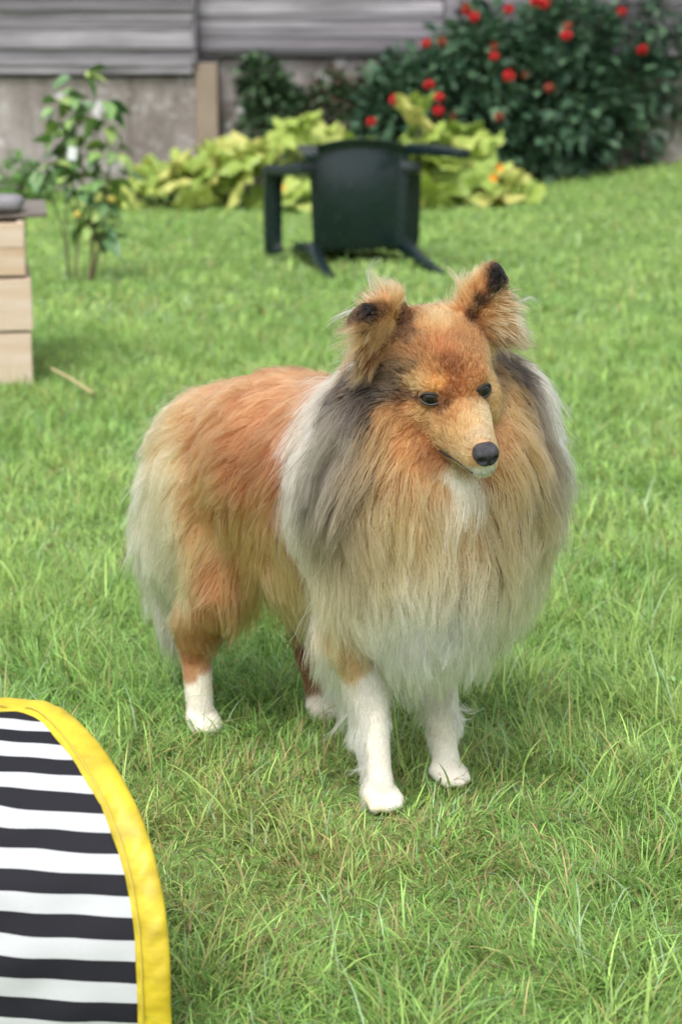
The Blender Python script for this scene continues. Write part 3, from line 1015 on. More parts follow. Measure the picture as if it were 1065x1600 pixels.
# front legs
for fx, fy in ((0.165, -0.058), (0.158, 0.056)):
    sg = -1 if fy < 0 else 1
    B.chain([((fx - 0.03, fy + sg * 0.012, 0.28), 0.05), ((fx - 0.035, fy + sg * 0.003, 0.205), 0.036), ((fx - 0.012, fy, 0.12), 0.0200), ((fx, fy, 0.05), 0.0165), ((fx + 0.004, fy, 0.03), 0.0172)])
    toe_dir = 0.0 if sg < 0 else 0.25
    for k, (ty, tl) in enumerate(((-0.0185, 0.007), (-0.0066, 0.017), (0.0066, 0.017), (0.0185, 0.007))):
        bx, by = 0.010 + tl, ty
        cx, cy = bx * math.cos(toe_dir) - by * math.sin(toe_dir), bx * math.sin(toe_dir) + by * math.cos(toe_dir)
        B.chain([((fx + 0.002, fy + 0.6 * ty, 0.022), 0.0125), ((fx + cx, fy + cy, 0.0115), 0.0086)])
# hind legs
def hind(px, py, hx, hz, sx, sz, sg):
    B.chain([((-0.185, sg * 0.048, 0.33), 0.075), ((sx, py * 0.90, sz), 0.047), ((0.5 * (sx + hx) - 0.012, py, 0.5 * (sz + hz) + 0.004), 0.036), ((hx, py, hz), 0.0205), ((px - 0.022, py, 0.035), 0.0185)])
    for ty, tl in ((-0.017, 0.005), (-0.0062, 0.015), (0.0062, 0.015), (0.017, 0.005)):
        B.chain([((px - 0.02, py + 0.6 * ty, 0.024), 0.0135), ((px - 0.012 + tl, py + ty, 0.0115), 0.0088)])
hind(-0.164, -0.072, -0.192, 0.105, -0.140, 0.215, -1)
hind(-0.105, 0.085, -0.150, 0.105, -0.095, 0.215, 1)
# breeches
for sg in (-1, 1):
    B.ell((-0.238, sg * 0.060, 0.275), (0.070, 0.056, 0.095))
# tail
TAIL = [(-0.265, 0.0, 0.38), (-0.30, -0.012, 0.33), (-0.315, -0.025, 0.25), (-0.258, -0.050, 0.115)]
B.chain(list(zip(TAIL, (0.034, 0.042, 0.044, 0.020))))
# head
B.ell(hd(-0.078, 0, 0.012), (0.086, 0.060, 0.050), HM)
B.ell(hd(-0.020, 0, 0.004), (0.040, 0.042, 0.027), HM)
for sg in (-1, 1):
    B.ell(hd(-0.045, sg * 0.034, -0.032), (0.052, 0.030, 0.042), HM)
# one wedge from cheeks to nose, narrow along the bridge and wider towards the lips
for t in np.linspace(0, 1, 22):
    xx = -0.040 + 0.129 * t
    top, bot = 0.016 - 0.026 * t, -0.082 + 0.025 * t
    w = 0.053 * (1 - t) ** 1.2 + 0.0158 * t
    B.ell(hd(xx, 0, 0.5 * (top + bot)), (0.014, w, 0.5 * (top - bot)), HM)
    B.ell(hd(xx, 0, top - 0.016), (0.014, 0.52 * w + 0.005, 0.015), HM)
B.cap(hd(-0.09, 0, 0.0), (0.15, 0.0, 0.48), 0.062, 0.085)
# brow ridges
for sg in (-1, 1):
    B.ell(hd(-0.010, sg * 0.026, 0.016), (0.018, 0.015, 0.010), HM)
# ears: cupped flaps, the right one folded over at its tip
def ear(pts):
    for (p, r, yaw, tilt) in pts:
        B.ell(hd(*p), r, HM @ np.array(Matrix.Rotation(R(yaw), 3, 'Z') @ Matrix.Rotation(R(tilt), 3, 'X')))
EAR_FOLD = hd(-0.066, -0.074, 0.082)
for t in np.linspace(0, 1, 9):
    ear([((-0.080 + 0.006 * t, -0.054 - 0.012 * t, 0.022 + 0.064 * t), (0.013, 0.057 - 0.017 * t, 0.014), 38, 0)])
    ear([((-0.072, 0.050 + 0.020 * t, 0.032 + 0.069 * t), (0.011, 0.045 * (1 - t) ** 0.75 + 0.010, 0.013), -38, 0)])
for t in np.linspace(0, 1, 7):
    ear([((-0.068 + 0.022 * t, -0.066 - 0.030 * t, 0.088 - 0.008 * t), (0.013, 0.028 * (1 - t) + 0.010, 0.013), 38, 0)])

body_me = remesh(B, 0.0042, 7, 'body')
body_me.polygons.foreach_set('use_smooth', np.ones(len(body_me.polygons), dtype=bool))

# even out the seams of the trunk's coat, leaving head and feet crisp
def relax(me, weight, it):
    co = get_co(me)
    e = np.empty(len(me.edges) * 2, dtype=np.int32); me.edges.foreach_get('vertices', e); e = e.reshape(-1, 2)
    deg = np.bincount(e.ravel(), minlength=len(co)).astype(float)[:, None]
    w = weight(co)[:, None]
    for _ in range(it):
        acc = np.zeros_like(co)
        for k in range(3):
            acc[:, k] = np.bincount(e[:, 0], co[e[:, 1], k], len(co)) + np.bincount(e[:, 1], co[e[:, 0], k], len(co))
        co = co + w * 0.7 * (acc / deg - co)
    me.vertices.foreach_set('co', co.astype(np.float32).ravel())
    me.update()
def trunk_w(co):
    hl = (co - HE) @ HM
    head = smoothstep(-0.13, -0.09, hl[:, 0]) * smoothstep(-0.10, -0.07, hl[:, 2])
    return (1 - head) * smoothstep(0.20, 0.25, co[:, 2])
relax(body_me, trunk_w, 130)
# groom guides: root, surface normal, lie of the hair, length, lift, root and tip colour (8 bit), darkened by the inner eye to paint in shading
GUIDES = np.array([
 (-0.063,0.036,0.482,0.05,0.31,0.95,-0.6,-0.79,-0.14,0.045,0.45,186,122,76,204,148,104),
 (-0.089,-0.015,0.487,-0.05,-0.16,0.99,-0.61,-0.79,-0.1,0.045,0.45,195,130,82,210,150,105),
 (-0.175,-0.032,0.461,-0.28,-0.29,0.91,-0.6,-0.79,-0.14,0.045,0.45,198,130,80,212,155,110),
 (-0.211,-0.069,0.435,-0.13,-0.61,0.78,-0.55,-0.79,-0.28,0.05,0.45,205,145,98,220,172,128),
 (-0.238,-0.091,0.4,-0.33,-0.82,0.46,-0.42,-0.73,-0.54,0.06,0.5,212,165,118,226,192,150),
 (0.015,-0.075,0.461,-0.12,-0.7,0.7,-0.57,-0.79,-0.24,0.05,0.35,190,124,76,200,138,90),
 (-0.052,-0.093,0.437,0.08,-0.83,0.55,-0.55,-0.79,-0.28,0.05,0.35,196,126,76,206,142,92),
 (-0.136,-0.102,0.401,-0.18,-0.94,0.27,-0.52,-0.78,-0.36,0.05,0.35,198,132,84,212,155,108),
 (-0.194,-0.112,0.359,-0.01,-0.98,0.21,-0.35,-0.68,-0.64,0.06,0.45,214,172,128,228,200,162),
 (0.033,-0.108,0.406,-0.07,-0.97,0.24,-0.48,-0.76,-0.43,0.05,0.35,182,112,66,198,132,84),
 (-0.044,-0.109,0.377,0.09,-1,0.02,-0.46,-0.75,-0.47,0.05,0.35,186,118,72,200,136,88),
 (-0.131,-0.107,0.336,0.17,-0.98,-0.07,-0.39,-0.71,-0.58,0.05,0.35,200,140,94,212,162,116),
 (-0.207,-0.114,0.306,-0.11,-0.99,-0.05,-0.15,-0.51,-0.85,0.07,0.45,218,184,142,230,208,172),
 (0.021,-0.109,0.349,-0.11,-0.98,-0.16,-0.23,-0.59,-0.78,0.06,0.35,188,120,74,206,150,104),
 (-0.08,-0.094,0.311,0.05,-0.9,-0.43,-0.21,-0.57,-0.79,0.06,0.35,196,134,88,212,168,124),
 (-0.134,-0.105,0.276,0.41,-0.91,0.01,-0.15,-0.51,-0.85,0.06,0.35,206,152,104,216,180,138),
 (-0.211,-0.108,0.253,0.07,-0.97,-0.22,-0,-0.37,-0.93,0.07,0.45,220,196,160,228,214,186),
 (-0.015,-0.083,0.281,-0.03,-0.96,-0.29,-0,-0.37,-0.93,0.07,0.35,200,140,92,212,168,124),
 (-0.093,-0.075,0.246,0.62,-0.75,-0.24,0.03,-0.33,-0.94,0.085,0.35,202,146,98,212,172,128),
 (-0.117,-0.099,0.237,0.59,-0.8,0.13,-0,-0.37,-0.93,0.055,0.32,192,134,86,204,154,106),
 (-0.227,-0.094,0.203,0.18,-0.8,-0.58,0.06,-0.3,-0.95,0.07,0.4,216,196,164,224,212,188),
 (-0.161,-0.108,0.203,-0.21,-0.97,0.08,0.06,-0.3,-0.95,0.05,0.3,206,168,126,216,190,152),
 (-0.007,-0.07,0.247,0.03,-0.86,-0.51,0.06,-0.3,-0.95,0.095,0.35,202,146,98,206,172,126),
 (-0.076,-0.058,0.234,0.14,-0.67,-0.73,0.06,-0.3,-0.95,0.095,0.35,200,148,100,208,174,128),
 (0.047,-0.086,0.286,0,-0.88,-0.48,0.06,-0.3,-0.95,0.08,0.3,204,148,98,212,172,124),
 (-0.235,-0.111,0.3,-0.15,-0.99,0.06,-0.15,-0.51,-0.85,0.07,0.5,222,198,162,232,214,184),
 (-0.296,-0.068,0.192,-0.08,-1,-0.03,0.09,-0.26,-0.96,0.07,0.4,214,198,168,222,212,190),
 (-0.264,-0.086,0.377,-0.59,-0.76,0.28,-0.35,-0.68,-0.64,0.06,0.5,216,176,132,230,204,168),
 (-0.122,-0.105,0.203,0.33,-0.93,-0.18,0.12,-0.23,-0.97,0.04,0.3,188,130,84,198,146,100),
 (-0.103,-0.089,0.213,0.83,-0.54,0.13,0.12,-0.23,-0.97,0.05,0.3,198,142,94,206,162,114),
 (-0.157,-0.102,0.16,0.36,-0.86,-0.36,0.12,-0.23,-0.97,0.026,0.28,196,136,92,202,146,104),
 (-0.141,-0.088,0.156,0.64,-0.45,-0.63,0.15,-0.19,-0.97,0.024,0.28,190,130,86,200,142,100),
 (-0.177,-0.089,0.108,0.51,-0.78,-0.37,0.18,-0.15,-0.97,0.009,0.22,196,134,92,202,142,100),
 (-0.181,-0.089,0.084,0.42,-0.91,0.01,0.18,-0.15,-0.97,0.008,0.22,204,150,112,214,170,136),
 (-0.172,-0.075,0.093,0.99,-0.13,0.03,0.18,-0.15,-0.97,0.008,0.22,206,156,120,222,190,165),
 (-0.171,-0.074,0.078,0.99,-0.15,0.06,0.18,-0.15,-0.97,0.008,0.22,232,220,210,240,232,226),
 (-0.176,-0.086,0.063,0.65,-0.76,0.04,0.18,-0.15,-0.97,0.008,0.22,234,224,216,242,236,232),
 (-0.169,-0.078,0.032,0.91,-0.38,0.14,0.18,-0.15,-0.97,0.008,0.22,236,226,220,242,236,232),
 (-0.17,-0.096,0.013,0.24,-0.97,0.04,0.25,-0.07,-0.97,0.0045,0.22,232,220,212,240,232,228),
 (-0.143,0.066,0.103,0.22,-0.95,-0.23,0.18,-0.15,-0.97,0.012,0.22,150,98,64,165,112,76),
 (-0.133,0.067,0.05,-0.06,-1,-0.04,0.18,-0.15,-0.97,0.008,0.22,160,110,80,176,130,98),
 (-0.117,0.062,0.019,0.1,-0.97,0.21,0.18,-0.15,-0.97,0.008,0.22,225,215,205,235,226,220),
 (0.072,-0.046,0.505,-0.5,-0.59,0.63,-0.15,-0.51,-0.85,0.07,0.5,206,180,156,220,204,190),
 (0.072,-0.071,0.477,-0.29,-0.78,0.56,-0.09,-0.45,-0.89,0.065,0.42,192,176,162,208,196,186),
 (0.077,-0.096,0.442,-0.13,-0.85,0.51,-0,-0.37,-0.93,0.065,0.36,188,174,162,206,194,184),
 (0.073,-0.11,0.405,-0.07,-0.97,0.21,0.06,-0.3,-0.95,0.065,0.36,180,168,158,202,190,180),
 (0.078,-0.113,0.36,-0.03,-0.99,-0.11,0.09,-0.26,-0.96,0.065,0.36,180,168,158,204,192,180),
 (0.086,-0.102,0.313,-0.12,-0.95,-0.29,0.12,-0.23,-0.97,0.08,0.4,196,180,162,212,198,182),
 (0.114,-0.106,0.273,-0.43,-0.9,-0.1,0.15,-0.19,-0.97,0.07,0.35,208,176,138,216,194,164),
 (0.176,-0.085,0.509,0.34,-0.64,0.69,-0.09,-0.45,-0.89,0.06,0.4,74,66,62,90,80,76),
 (0.176,-0.103,0.481,0.44,-0.84,0.33,-0.07,-0.44,-0.9,0.08,0.4,80,72,70,104,95,92),
 (0.163,-0.116,0.444,0.15,-0.9,0.4,-0.03,-0.4,-0.92,0.09,0.4,150,138,128,176,164,154),
 (0.15,-0.124,0.406,-0,-1,0.09,0.03,-0.33,-0.94,0.09,0.4,118,106,98,146,134,124),
 (0.121,-0.12,0.369,-0.19,-0.98,-0.11,0.06,-0.3,-0.95,0.09,0.4,104,95,90,132,121,114),
 (0.17,-0.122,0.371,0.2,-0.97,-0.12,0.09,-0.26,-0.96,0.09,0.4,118,104,94,140,124,110),
 (0.139,-0.115,0.334,-0.11,-0.97,-0.2,0.12,-0.23,-0.97,0.09,0.4,132,118,106,160,144,126),
 (0.195,-0.114,0.412,0.43,-0.9,0.05,0.06,-0.3,-0.95,0.09,0.4,140,118,96,160,138,114),
 (0.183,-0.114,0.335,0.21,-0.97,-0.11,0.13,-0.21,-0.97,0.09,0.35,150,130,108,176,154,130),
 (0.167,-0.11,0.285,0.14,-0.97,-0.17,0.15,-0.19,-0.97,0.09,0.35,176,154,128,196,176,150),
 (0.177,-0.098,0.255,0.29,-0.89,-0.37,0.18,-0.15,-0.97,0.08,0.3,206,180,148,216,196,166),
 (0.202,-0.083,0.483,0.73,-0.6,0.32,-0.03,-0.4,-0.92,0.06,0.35,186,138,88,198,152,104),
 (0.206,-0.095,0.448,0.52,-0.74,0.43,0.03,-0.33,-0.94,0.08,0.4,170,132,92,184,150,110),
 (0.222,-0.076,0.456,0.7,-0.55,0.45,0.06,-0.3,-0.95,0.07,0.38,196,138,82,208,158,106),
 (0.23,-0.087,0.414,0.73,-0.68,0.07,0.09,-0.26,-0.96,0.09,0.38,192,140,90,206,162,114),
 (0.22,-0.098,0.37,0.63,-0.77,-0.01,0.12,-0.23,-0.97,0.09,0.38,176,144,106,192,164,128),
 (0.243,-0.07,0.414,0.85,-0.53,0.08,0.15,-0.19,-0.97,0.08,0.38,196,144,94,212,170,124),
 (0.245,-0.071,0.371,0.82,-0.57,0.04,0.17,-0.17,-0.97,0.09,0.38,206,162,114,216,182,140),
 (0.242,-0.078,0.326,0.77,-0.64,0.03,0.17,-0.17,-0.97,0.09,0.35,198,166,126,212,188,152),
 (0.214,-0.101,0.317,0.47,-0.88,-0.07,0.15,-0.19,-0.97,0.09,0.35,178,152,122,198,174,144),
 (0.213,-0.09,0.269,0.45,-0.82,-0.35,0.18,-0.15,-0.97,0.09,0.3,202,178,148,218,200,172),
 (0.199,-0.078,0.225,0.3,-0.89,-0.33,0.18,-0.15,-0.97,0.07,0.3,247,241,232,250,246,240),
 (0.239,-0.074,0.28,0.71,-0.65,-0.26,0.18,-0.15,-0.97,0.09,0.3,208,184,152,222,204,178),
 (0.228,-0.064,0.229,0.66,-0.7,-0.27,0.18,-0.15,-0.97,0.08,0.3,248,243,236,250,247,243),
 (0.264,-0.026,0.415,0.95,-0.3,0.08,0.31,0,-0.95,0.06,0.35,226,214,206,236,230,226),
 (0.268,-0.019,0.382,0.96,-0.26,0.05,0.28,-0.03,-0.96,0.07,0.35,218,200,182,230,218,206),
 (0.258,-0.045,0.402,0.91,-0.41,0.07,0.22,-0.11,-0.97,0.07,0.35,206,158,108,216,180,138),
 (0.262,-0.043,0.347,0.92,-0.39,0.09,0.18,-0.15,-0.97,0.09,0.35,206,172,132,216,192,158),
 (0.272,-0.013,0.344,0.98,-0.21,0.08,0.22,-0.11,-0.97,0.09,0.35,198,160,118,212,184,148),
 (0.261,-0.046,0.295,0.9,-0.41,-0.15,0.18,-0.15,-0.97,0.09,0.3,202,174,142,218,198,172),
 (0.272,-0.011,0.291,0.97,-0.19,-0.17,0.2,-0.14,-0.97,0.09,0.3,190,164,134,212,192,168),
 (0.25,-0.035,0.236,0.9,-0.37,-0.25,0.18,-0.15,-0.97,0.08,0.3,246,240,230,249,245,240),
 (0.258,-0.002,0.236,0.96,-0.11,-0.27,0.18,-0.15,-0.97,0.07,0.3,214,200,180,224,214,198),
 (0.272,0.021,0.421,0.99,-0.06,0.13,0.36,0.08,-0.93,0.07,0.4,196,144,92,206,164,116),
 (0.276,0.038,0.382,1,0,0.03,0.36,0.08,-0.93,0.09,0.4,182,146,106,198,168,130),
 (0.277,0.028,0.338,1,0.01,0.05,0.28,-0.03,-0.96,0.09,0.35,178,148,112,196,170,136),
 (0.274,0.028,0.284,0.97,0.03,-0.24,0.23,-0.09,-0.97,0.09,0.35,178,156,128,200,180,150),
 (0.235,0.071,0.22,0.71,0.52,-0.48,0.22,-0.11,-0.97,0.08,0.3,200,184,156,214,202,178),
 (0.267,0.045,0.447,0.97,0.08,0.25,0.36,0.08,-0.93,0.07,0.4,196,138,84,208,158,106),
 (0.268,0.07,0.429,0.97,0.16,0.2,0.38,0.11,-0.92,0.08,0.42,186,146,102,196,162,122),
 (0.271,0.085,0.381,0.98,0.2,0,0.38,0.11,-0.92,0.09,0.42,150,130,110,172,152,132),
 (0.271,0.075,0.329,0.97,0.25,-0.02,0.36,0.08,-0.93,0.09,0.42,166,144,116,186,166,138),
 (0.257,0.085,0.27,0.85,0.37,-0.37,0.31,0,-0.95,0.09,0.4,190,170,136,208,194,162),
 (0.236,0.084,0.497,0.92,0.16,0.36,0.36,0.08,-0.93,0.05,0.4,196,148,98,204,160,112),
 (0.25,0.087,0.469,0.78,0.26,0.57,0.38,0.11,-0.92,0.07,0.42,190,150,106,198,162,120),
 (0.209,0.109,0.525,0.64,0.28,0.71,0.38,0.1,-0.92,0.04,0.4,88,76,70,100,88,82),
 (0.22,0.125,0.506,0.84,0.34,0.43,0.45,0.21,-0.87,0.06,0.45,80,72,70,96,88,86),
 (0.234,0.129,0.469,0.85,0.4,0.35,0.43,0.18,-0.89,0.08,0.45,120,108,100,138,126,118),
 (0.25,0.124,0.434,0.86,0.42,0.28,0.43,0.18,-0.89,0.08,0.45,132,116,106,150,136,126),
 (0.253,0.134,0.394,0.89,0.46,0.05,0.43,0.18,-0.89,0.08,0.45,126,112,106,152,140,132),
 (0.232,0.15,0.333,0.72,0.64,-0.27,0.41,0.15,-0.9,0.09,0.45,166,148,128,190,174,154),
 (0.211,0.156,0.494,0.74,0.47,0.49,0.49,0.28,-0.83,0.06,0.5,206,186,168,222,208,196),
 (0.206,0.175,0.458,0.67,0.71,0.2,0.5,0.3,-0.81,0.07,0.5,216,204,194,228,220,214),
 (0.217,0.175,0.421,0.65,0.74,0.18,0.49,0.28,-0.83,0.08,0.5,206,194,186,222,214,208),
 (0.227,0.169,0.369,0.71,0.7,-0.13,0.45,0.21,-0.87,0.08,0.5,180,166,154,204,192,182),
 (-0.106,0.054,0.159,0.34,-0.72,-0.6,0.09,-0.26,-0.96,0.06,0.3,204,160,108,212,178,132),
 (-0.127,0.081,0.104,0.94,-0.21,-0.25,0.06,-0.3,-0.95,0.06,0.3,206,168,120,214,190,152),
 (0.144,-0.096,0.207,0.34,-0.91,-0.24,0.12,-0.23,-0.97,0.04,0.3,206,164,118,212,176,134),
 (0.151,-0.087,0.179,0.51,-0.86,-0.09,0.15,-0.19,-0.97,0.02,0.25,204,160,116,212,176,136),
 (-0.122,0.097,0.064,0.74,0.64,0.21,-0.12,-0.48,-0.87,0.05,0.35,220,208,188,228,220,206),
 (0.167,-0.07,0.156,0.87,-0.49,0.04,0.18,-0.15,-0.97,0.014,0.22,230,220,212,238,232,228),
 (0.137,-0.08,0.138,-0.39,-0.87,-0.32,-0.09,-0.46,-0.89,0.045,0.32,224,214,202,232,226,218),
 (0.171,-0.053,0.133,0.98,0.17,0.07,0.18,-0.15,-0.97,0.009,0.22,234,224,218,242,236,232),
 (0.175,-0.057,0.095,0.99,-0.04,0.12,0.18,-0.15,-0.97,0.0075,0.22,234,226,220,242,236,232),
 (0.18,-0.059,0.056,0.96,-0.05,0.29,0.18,-0.15,-0.97,0.0065,0.22,236,228,222,243,238,234),
 (0.185,-0.075,0.021,0.62,-0.4,0.67,0.25,-0.07,-0.97,0.0045,0.25,230,212,196,238,228,218),
 (0.197,-0.055,0.016,0.89,-0.06,0.45,0.25,-0.07,-0.97,0.0045,0.25,236,228,222,243,238,234),
 (0.163,0.046,0.117,0.82,-0.56,0.09,0.18,-0.15,-0.97,0.016,0.22,216,204,190,226,218,208),
 (0.166,0.044,0.077,0.66,-0.75,0.04,0.18,-0.15,-0.97,0.009,0.22,222,212,202,232,226,220),
 (0.168,0.043,0.044,0.52,-0.84,0.12,0.18,-0.15,-0.97,0.0075,0.22,234,226,220,242,236,232),
 (0.181,0.042,0.019,0.64,-0.26,0.73,0.36,0.08,-0.93,0.0045,0.25,234,224,218,241,234,230),
 (0.161,0.069,0.111,0.67,0.74,0.06,0.41,0.15,-0.9,0.04,0.3,224,216,204,232,226,218),
 (0.218,0.034,0.178,0.5,0.2,-0.85,0.41,0.15,-0.9,0.05,0.35,222,212,198,232,224,214),
 (-0.253,-0.068,0.112,0.22,-0.95,-0.21,0.18,-0.15,-0.97,0.05,0.3,150,145,132,172,168,154),
 (-0.264,-0.068,0.145,0.19,-0.98,0.08,0.12,-0.23,-0.97,0.06,0.35,200,188,162,212,204,184),
 (0.217,-0.054,0.51,0.31,-0.88,0.37,-0.65,-0.75,0.1,0.009,0.25,110,78,58,122,90,68),
 (0.209,-0.057,0.511,0.32,-0.88,0.35,-0.65,-0.76,0.1,0.012,0.28,116,84,64,130,98,76),
 (0.257,-0.041,0.506,0.27,-0.91,0.32,-0.11,0.24,0.97,0.007,0.2,150,100,64,168,118,78),
 (0.259,-0.038,0.519,0.68,-0.73,0.07,-0.18,0.15,0.97,0.008,0.22,170,114,70,186,132,84),
 (0.271,-0.014,0.52,0.99,-0.05,0.11,-0.12,0.23,0.97,0.007,0.22,186,130,84,200,148,100),
 (0.22,-0.053,0.533,0.09,-0.99,-0.07,-0.66,-0.69,0.31,0.013,0.3,206,152,100,214,166,116),
 (0.206,-0.001,0.594,0.34,-0.15,0.93,-0.18,0.15,0.97,0.018,0.4,212,160,112,222,182,142),
 (0.198,-0.023,0.589,0.21,-0.48,0.85,-0.36,-0.08,0.93,0.018,0.35,200,142,92,214,168,122),
 (0.225,0.011,0.585,0.53,0.08,0.84,-0.06,0.3,0.95,0.02,0.36,184,128,80,200,150,102),
 (0.234,-0.025,0.572,0.51,-0.45,0.73,-0.22,0.11,0.97,0.018,0.32,186,122,70,200,140,88),
 (0.215,-0.043,0.568,0.32,-0.73,0.61,-0.45,-0.21,0.87,0.02,0.34,172,118,74,188,138,92),
 (0.248,0,0.567,0.73,0.02,0.69,-0.03,0.33,0.94,0.018,0.32,170,116,72,186,134,88),
 (0.25,-0.031,0.55,0.72,-0.54,0.43,-0.18,0.15,0.97,0.012,0.28,158,104,62,174,120,76),
 (0.259,0,0.55,0.89,0.03,0.45,-0.03,0.33,0.94,0.011,0.28,186,126,76,198,142,92),
 (0.248,0.031,0.535,0.8,0.58,0.14,0.12,0.48,0.87,0.01,0.28,206,150,98,214,164,114),
 (0.238,-0.046,0.543,0.47,-0.76,0.44,-0.38,-0.1,0.92,0.015,0.3,184,130,82,198,148,100),
 (0.248,-0.047,0.53,0.73,-0.52,0.44,-0.38,-0.1,0.92,0.009,0.25,216,160,104,224,176,124),
 (0.219,-0.052,0.525,0.02,-0.99,-0.15,-0.66,-0.69,0.31,0.012,0.28,212,162,112,220,178,132),
 (0.212,-0.054,0.543,0.17,-0.98,0.07,-0.66,-0.72,0.21,0.018,0.32,140,106,78,158,124,94),
 (0.192,-0.06,0.541,0.32,-0.93,0.18,-0.63,-0.77,0,0.022,0.35,124,98,80,142,114,94),
 (0.191,-0.064,0.519,0.5,-0.84,0.19,-0.55,-0.79,-0.28,0.025,0.35,116,98,86,132,114,102),
 (0.172,-0.067,0.528,0.17,-0.88,0.44,-0.5,-0.77,-0.39,0.03,0.35,122,98,82,140,114,96),
 (0.263,-0.03,0.529,0.76,-0.49,0.43,-0.18,0.15,0.97,0.009,0.22,176,116,66,192,134,82),
 (0.272,-0.032,0.509,0.41,-0.42,0.81,-0.18,0.15,0.97,0.011,0.28,196,142,94,208,158,110),
 (0.295,-0.044,0.492,0.17,-0.71,0.69,-0.25,0.07,0.97,0.01,0.25,210,162,118,218,174,132),
 (0.318,-0.051,0.479,0.12,-0.77,0.63,-0.25,0.07,0.97,0.01,0.25,206,170,142,214,182,156),
 (0.292,-0.015,0.495,0.64,0.43,0.64,0.02,0.39,0.92,0.01,0.25,212,168,124,220,180,140),
 (0.268,-0.046,0.495,0.08,-0.87,0.49,-0.53,-0.34,0.78,0.01,0.25,190,134,86,202,150,102),
 (0.279,-0.051,0.476,-0.09,-1,-0.01,-0.65,-0.63,0.43,0.01,0.25,206,154,106,216,168,120),
 (0.304,-0.054,0.463,-0.25,-0.97,-0.08,-0.66,-0.72,0.21,0.01,0.25,210,162,116,220,176,132),
 (0.316,-0.056,0.453,-0.18,-0.96,-0.2,-0.58,-0.79,-0.21,0.01,0.25,210,162,118,218,174,132),
 (0.231,-0.051,0.494,0.61,-0.78,0.12,-0.58,-0.79,-0.21,0.01,0.25,208,158,108,216,172,124),
 (0.243,-0.047,0.479,-0.08,-0.99,-0.1,-0.58,-0.79,-0.21,0.009,0.22,204,150,98,214,164,114),
 (0.255,-0.043,0.46,-0.16,-0.86,-0.49,-0.58,-0.79,-0.21,0.007,0.22,208,156,104,216,170,120),
 (0.216,-0.057,0.504,0.31,-0.91,0.29,-0.46,-0.75,-0.47,0.016,0.3,188,132,80,202,150,98),
 (0.22,-0.06,0.479,0.81,-0.57,0.15,-0.28,-0.62,-0.73,0.022,0.3,188,128,72,202,148,94),
 (0.235,-0.054,0.462,0.68,-0.56,0.47,-0.2,-0.56,-0.81,0.02,0.3,180,122,70,196,142,90),
 (0.248,-0.046,0.445,0.81,-0.49,0.32,-0.06,-0.43,-0.9,0.02,0.3,170,112,66,190,136,88),
 (0.264,-0.021,0.43,0.96,-0.25,0.1,0.06,-0.3,-0.95,0.008,0.22,206,160,116,214,176,136),
 (0.318,-0.048,0.44,0.14,-0.65,-0.75,0.18,-0.15,-0.97,0.01,0.25,226,216,202,234,226,214),
 (0.263,-0.025,0.425,0.95,-0.31,0.09,0.18,-0.15,-0.97,0.008,0.22,216,190,162,226,206,184),
 (0.262,0.031,0.493,0.97,0.23,-0.13,0.41,0.15,-0.9,0.014,0.28,206,146,90,214,162,108),
 (0.257,0.042,0.468,0.87,0.04,0.49,0.33,0.04,-0.94,0.025,0.32,200,138,82,210,156,104),
 (0.258,0.032,0.514,0.88,0.35,0.33,0.65,0.65,-0.38,0.01,0.28,208,154,102,216,168,120),
 (0.229,0.075,0.513,0.8,0.09,0.6,0.58,0.44,-0.69,0.02,0.35,150,116,86,166,134,104),
 (0.192,-0.098,0.612,0.67,-0.37,0.64,-0.57,-0.79,-0.24,0.009,0.25,46,36,32,56,44,38),
 (0.185,-0.111,0.605,-0.13,-0.66,0.74,-0.55,-0.79,-0.28,0.012,0.3,92,68,54,120,92,74),
 (0.194,-0.076,0.616,0.92,0.04,0.38,-0.6,-0.5,0.62,0.016,0.35,130,92,66,180,134,96),
 (0.188,-0.054,0.613,0.88,0.45,-0.16,-0.32,-0.02,0.95,0.022,0.4,196,140,94,220,176,132),
 (0.19,-0.073,0.621,0.7,-0.06,0.71,-0.31,-0,0.95,0.046,0.5,206,150,104,226,190,150),
 (0.179,-0.087,0.619,-0.07,-0.4,0.91,-0.36,-0.08,0.93,0.046,0.5,190,142,104,222,186,146),
 (0.178,-0.032,0.591,0.76,-0.19,0.62,-0.51,-0.77,-0.38,0.02,0.35,128,88,60,146,104,72),
 (0.192,-0.039,0.579,0.23,-0.65,0.72,-0.32,-0.65,-0.69,0.016,0.3,118,82,56,140,100,70),
 (0.185,-0.064,0.591,0.96,0.24,-0.16,-0.57,-0.79,-0.24,0.03,0.35,206,160,106,214,174,124),
 (0.185,-0.078,0.578,0.98,0.09,-0.17,-0.54,-0.78,-0.32,0.042,0.4,196,150,98,208,168,118),
 (0.183,-0.058,0.562,0.87,-0.46,0.19,-0.48,-0.76,-0.43,0.03,0.35,168,116,72,186,138,92),
 (0.181,-0.084,0.557,0.99,-0,-0.17,-0.39,-0.7,-0.6,0.035,0.4,160,110,68,190,148,104),
 (0.19,-0.11,0.585,0.18,-0.67,-0.72,-0.48,-0.76,-0.43,0.045,0.42,172,126,84,200,162,122),
 (0.096,-0.038,0.535,-0.59,-0.55,0.59,-0.32,-0.65,-0.69,0.045,0.45,158,114,76,192,152,114),
 (0.245,0.046,0.641,0.95,-0.26,0.17,0,0.37,0.93,0.008,0.2,48,38,34,58,46,40),
 (0.242,0.042,0.63,0.59,-0.8,-0.12,-0.04,0.32,0.95,0.008,0.2,64,48,40,80,60,48),
 (0.229,0.037,0.613,0.45,-0.89,-0.11,0.12,0.48,0.87,0.012,0.25,96,66,46,120,86,60),
 (0.217,0.033,0.597,0.52,-0.85,0,0.25,0.6,0.76,0.016,0.3,110,76,52,136,98,68),
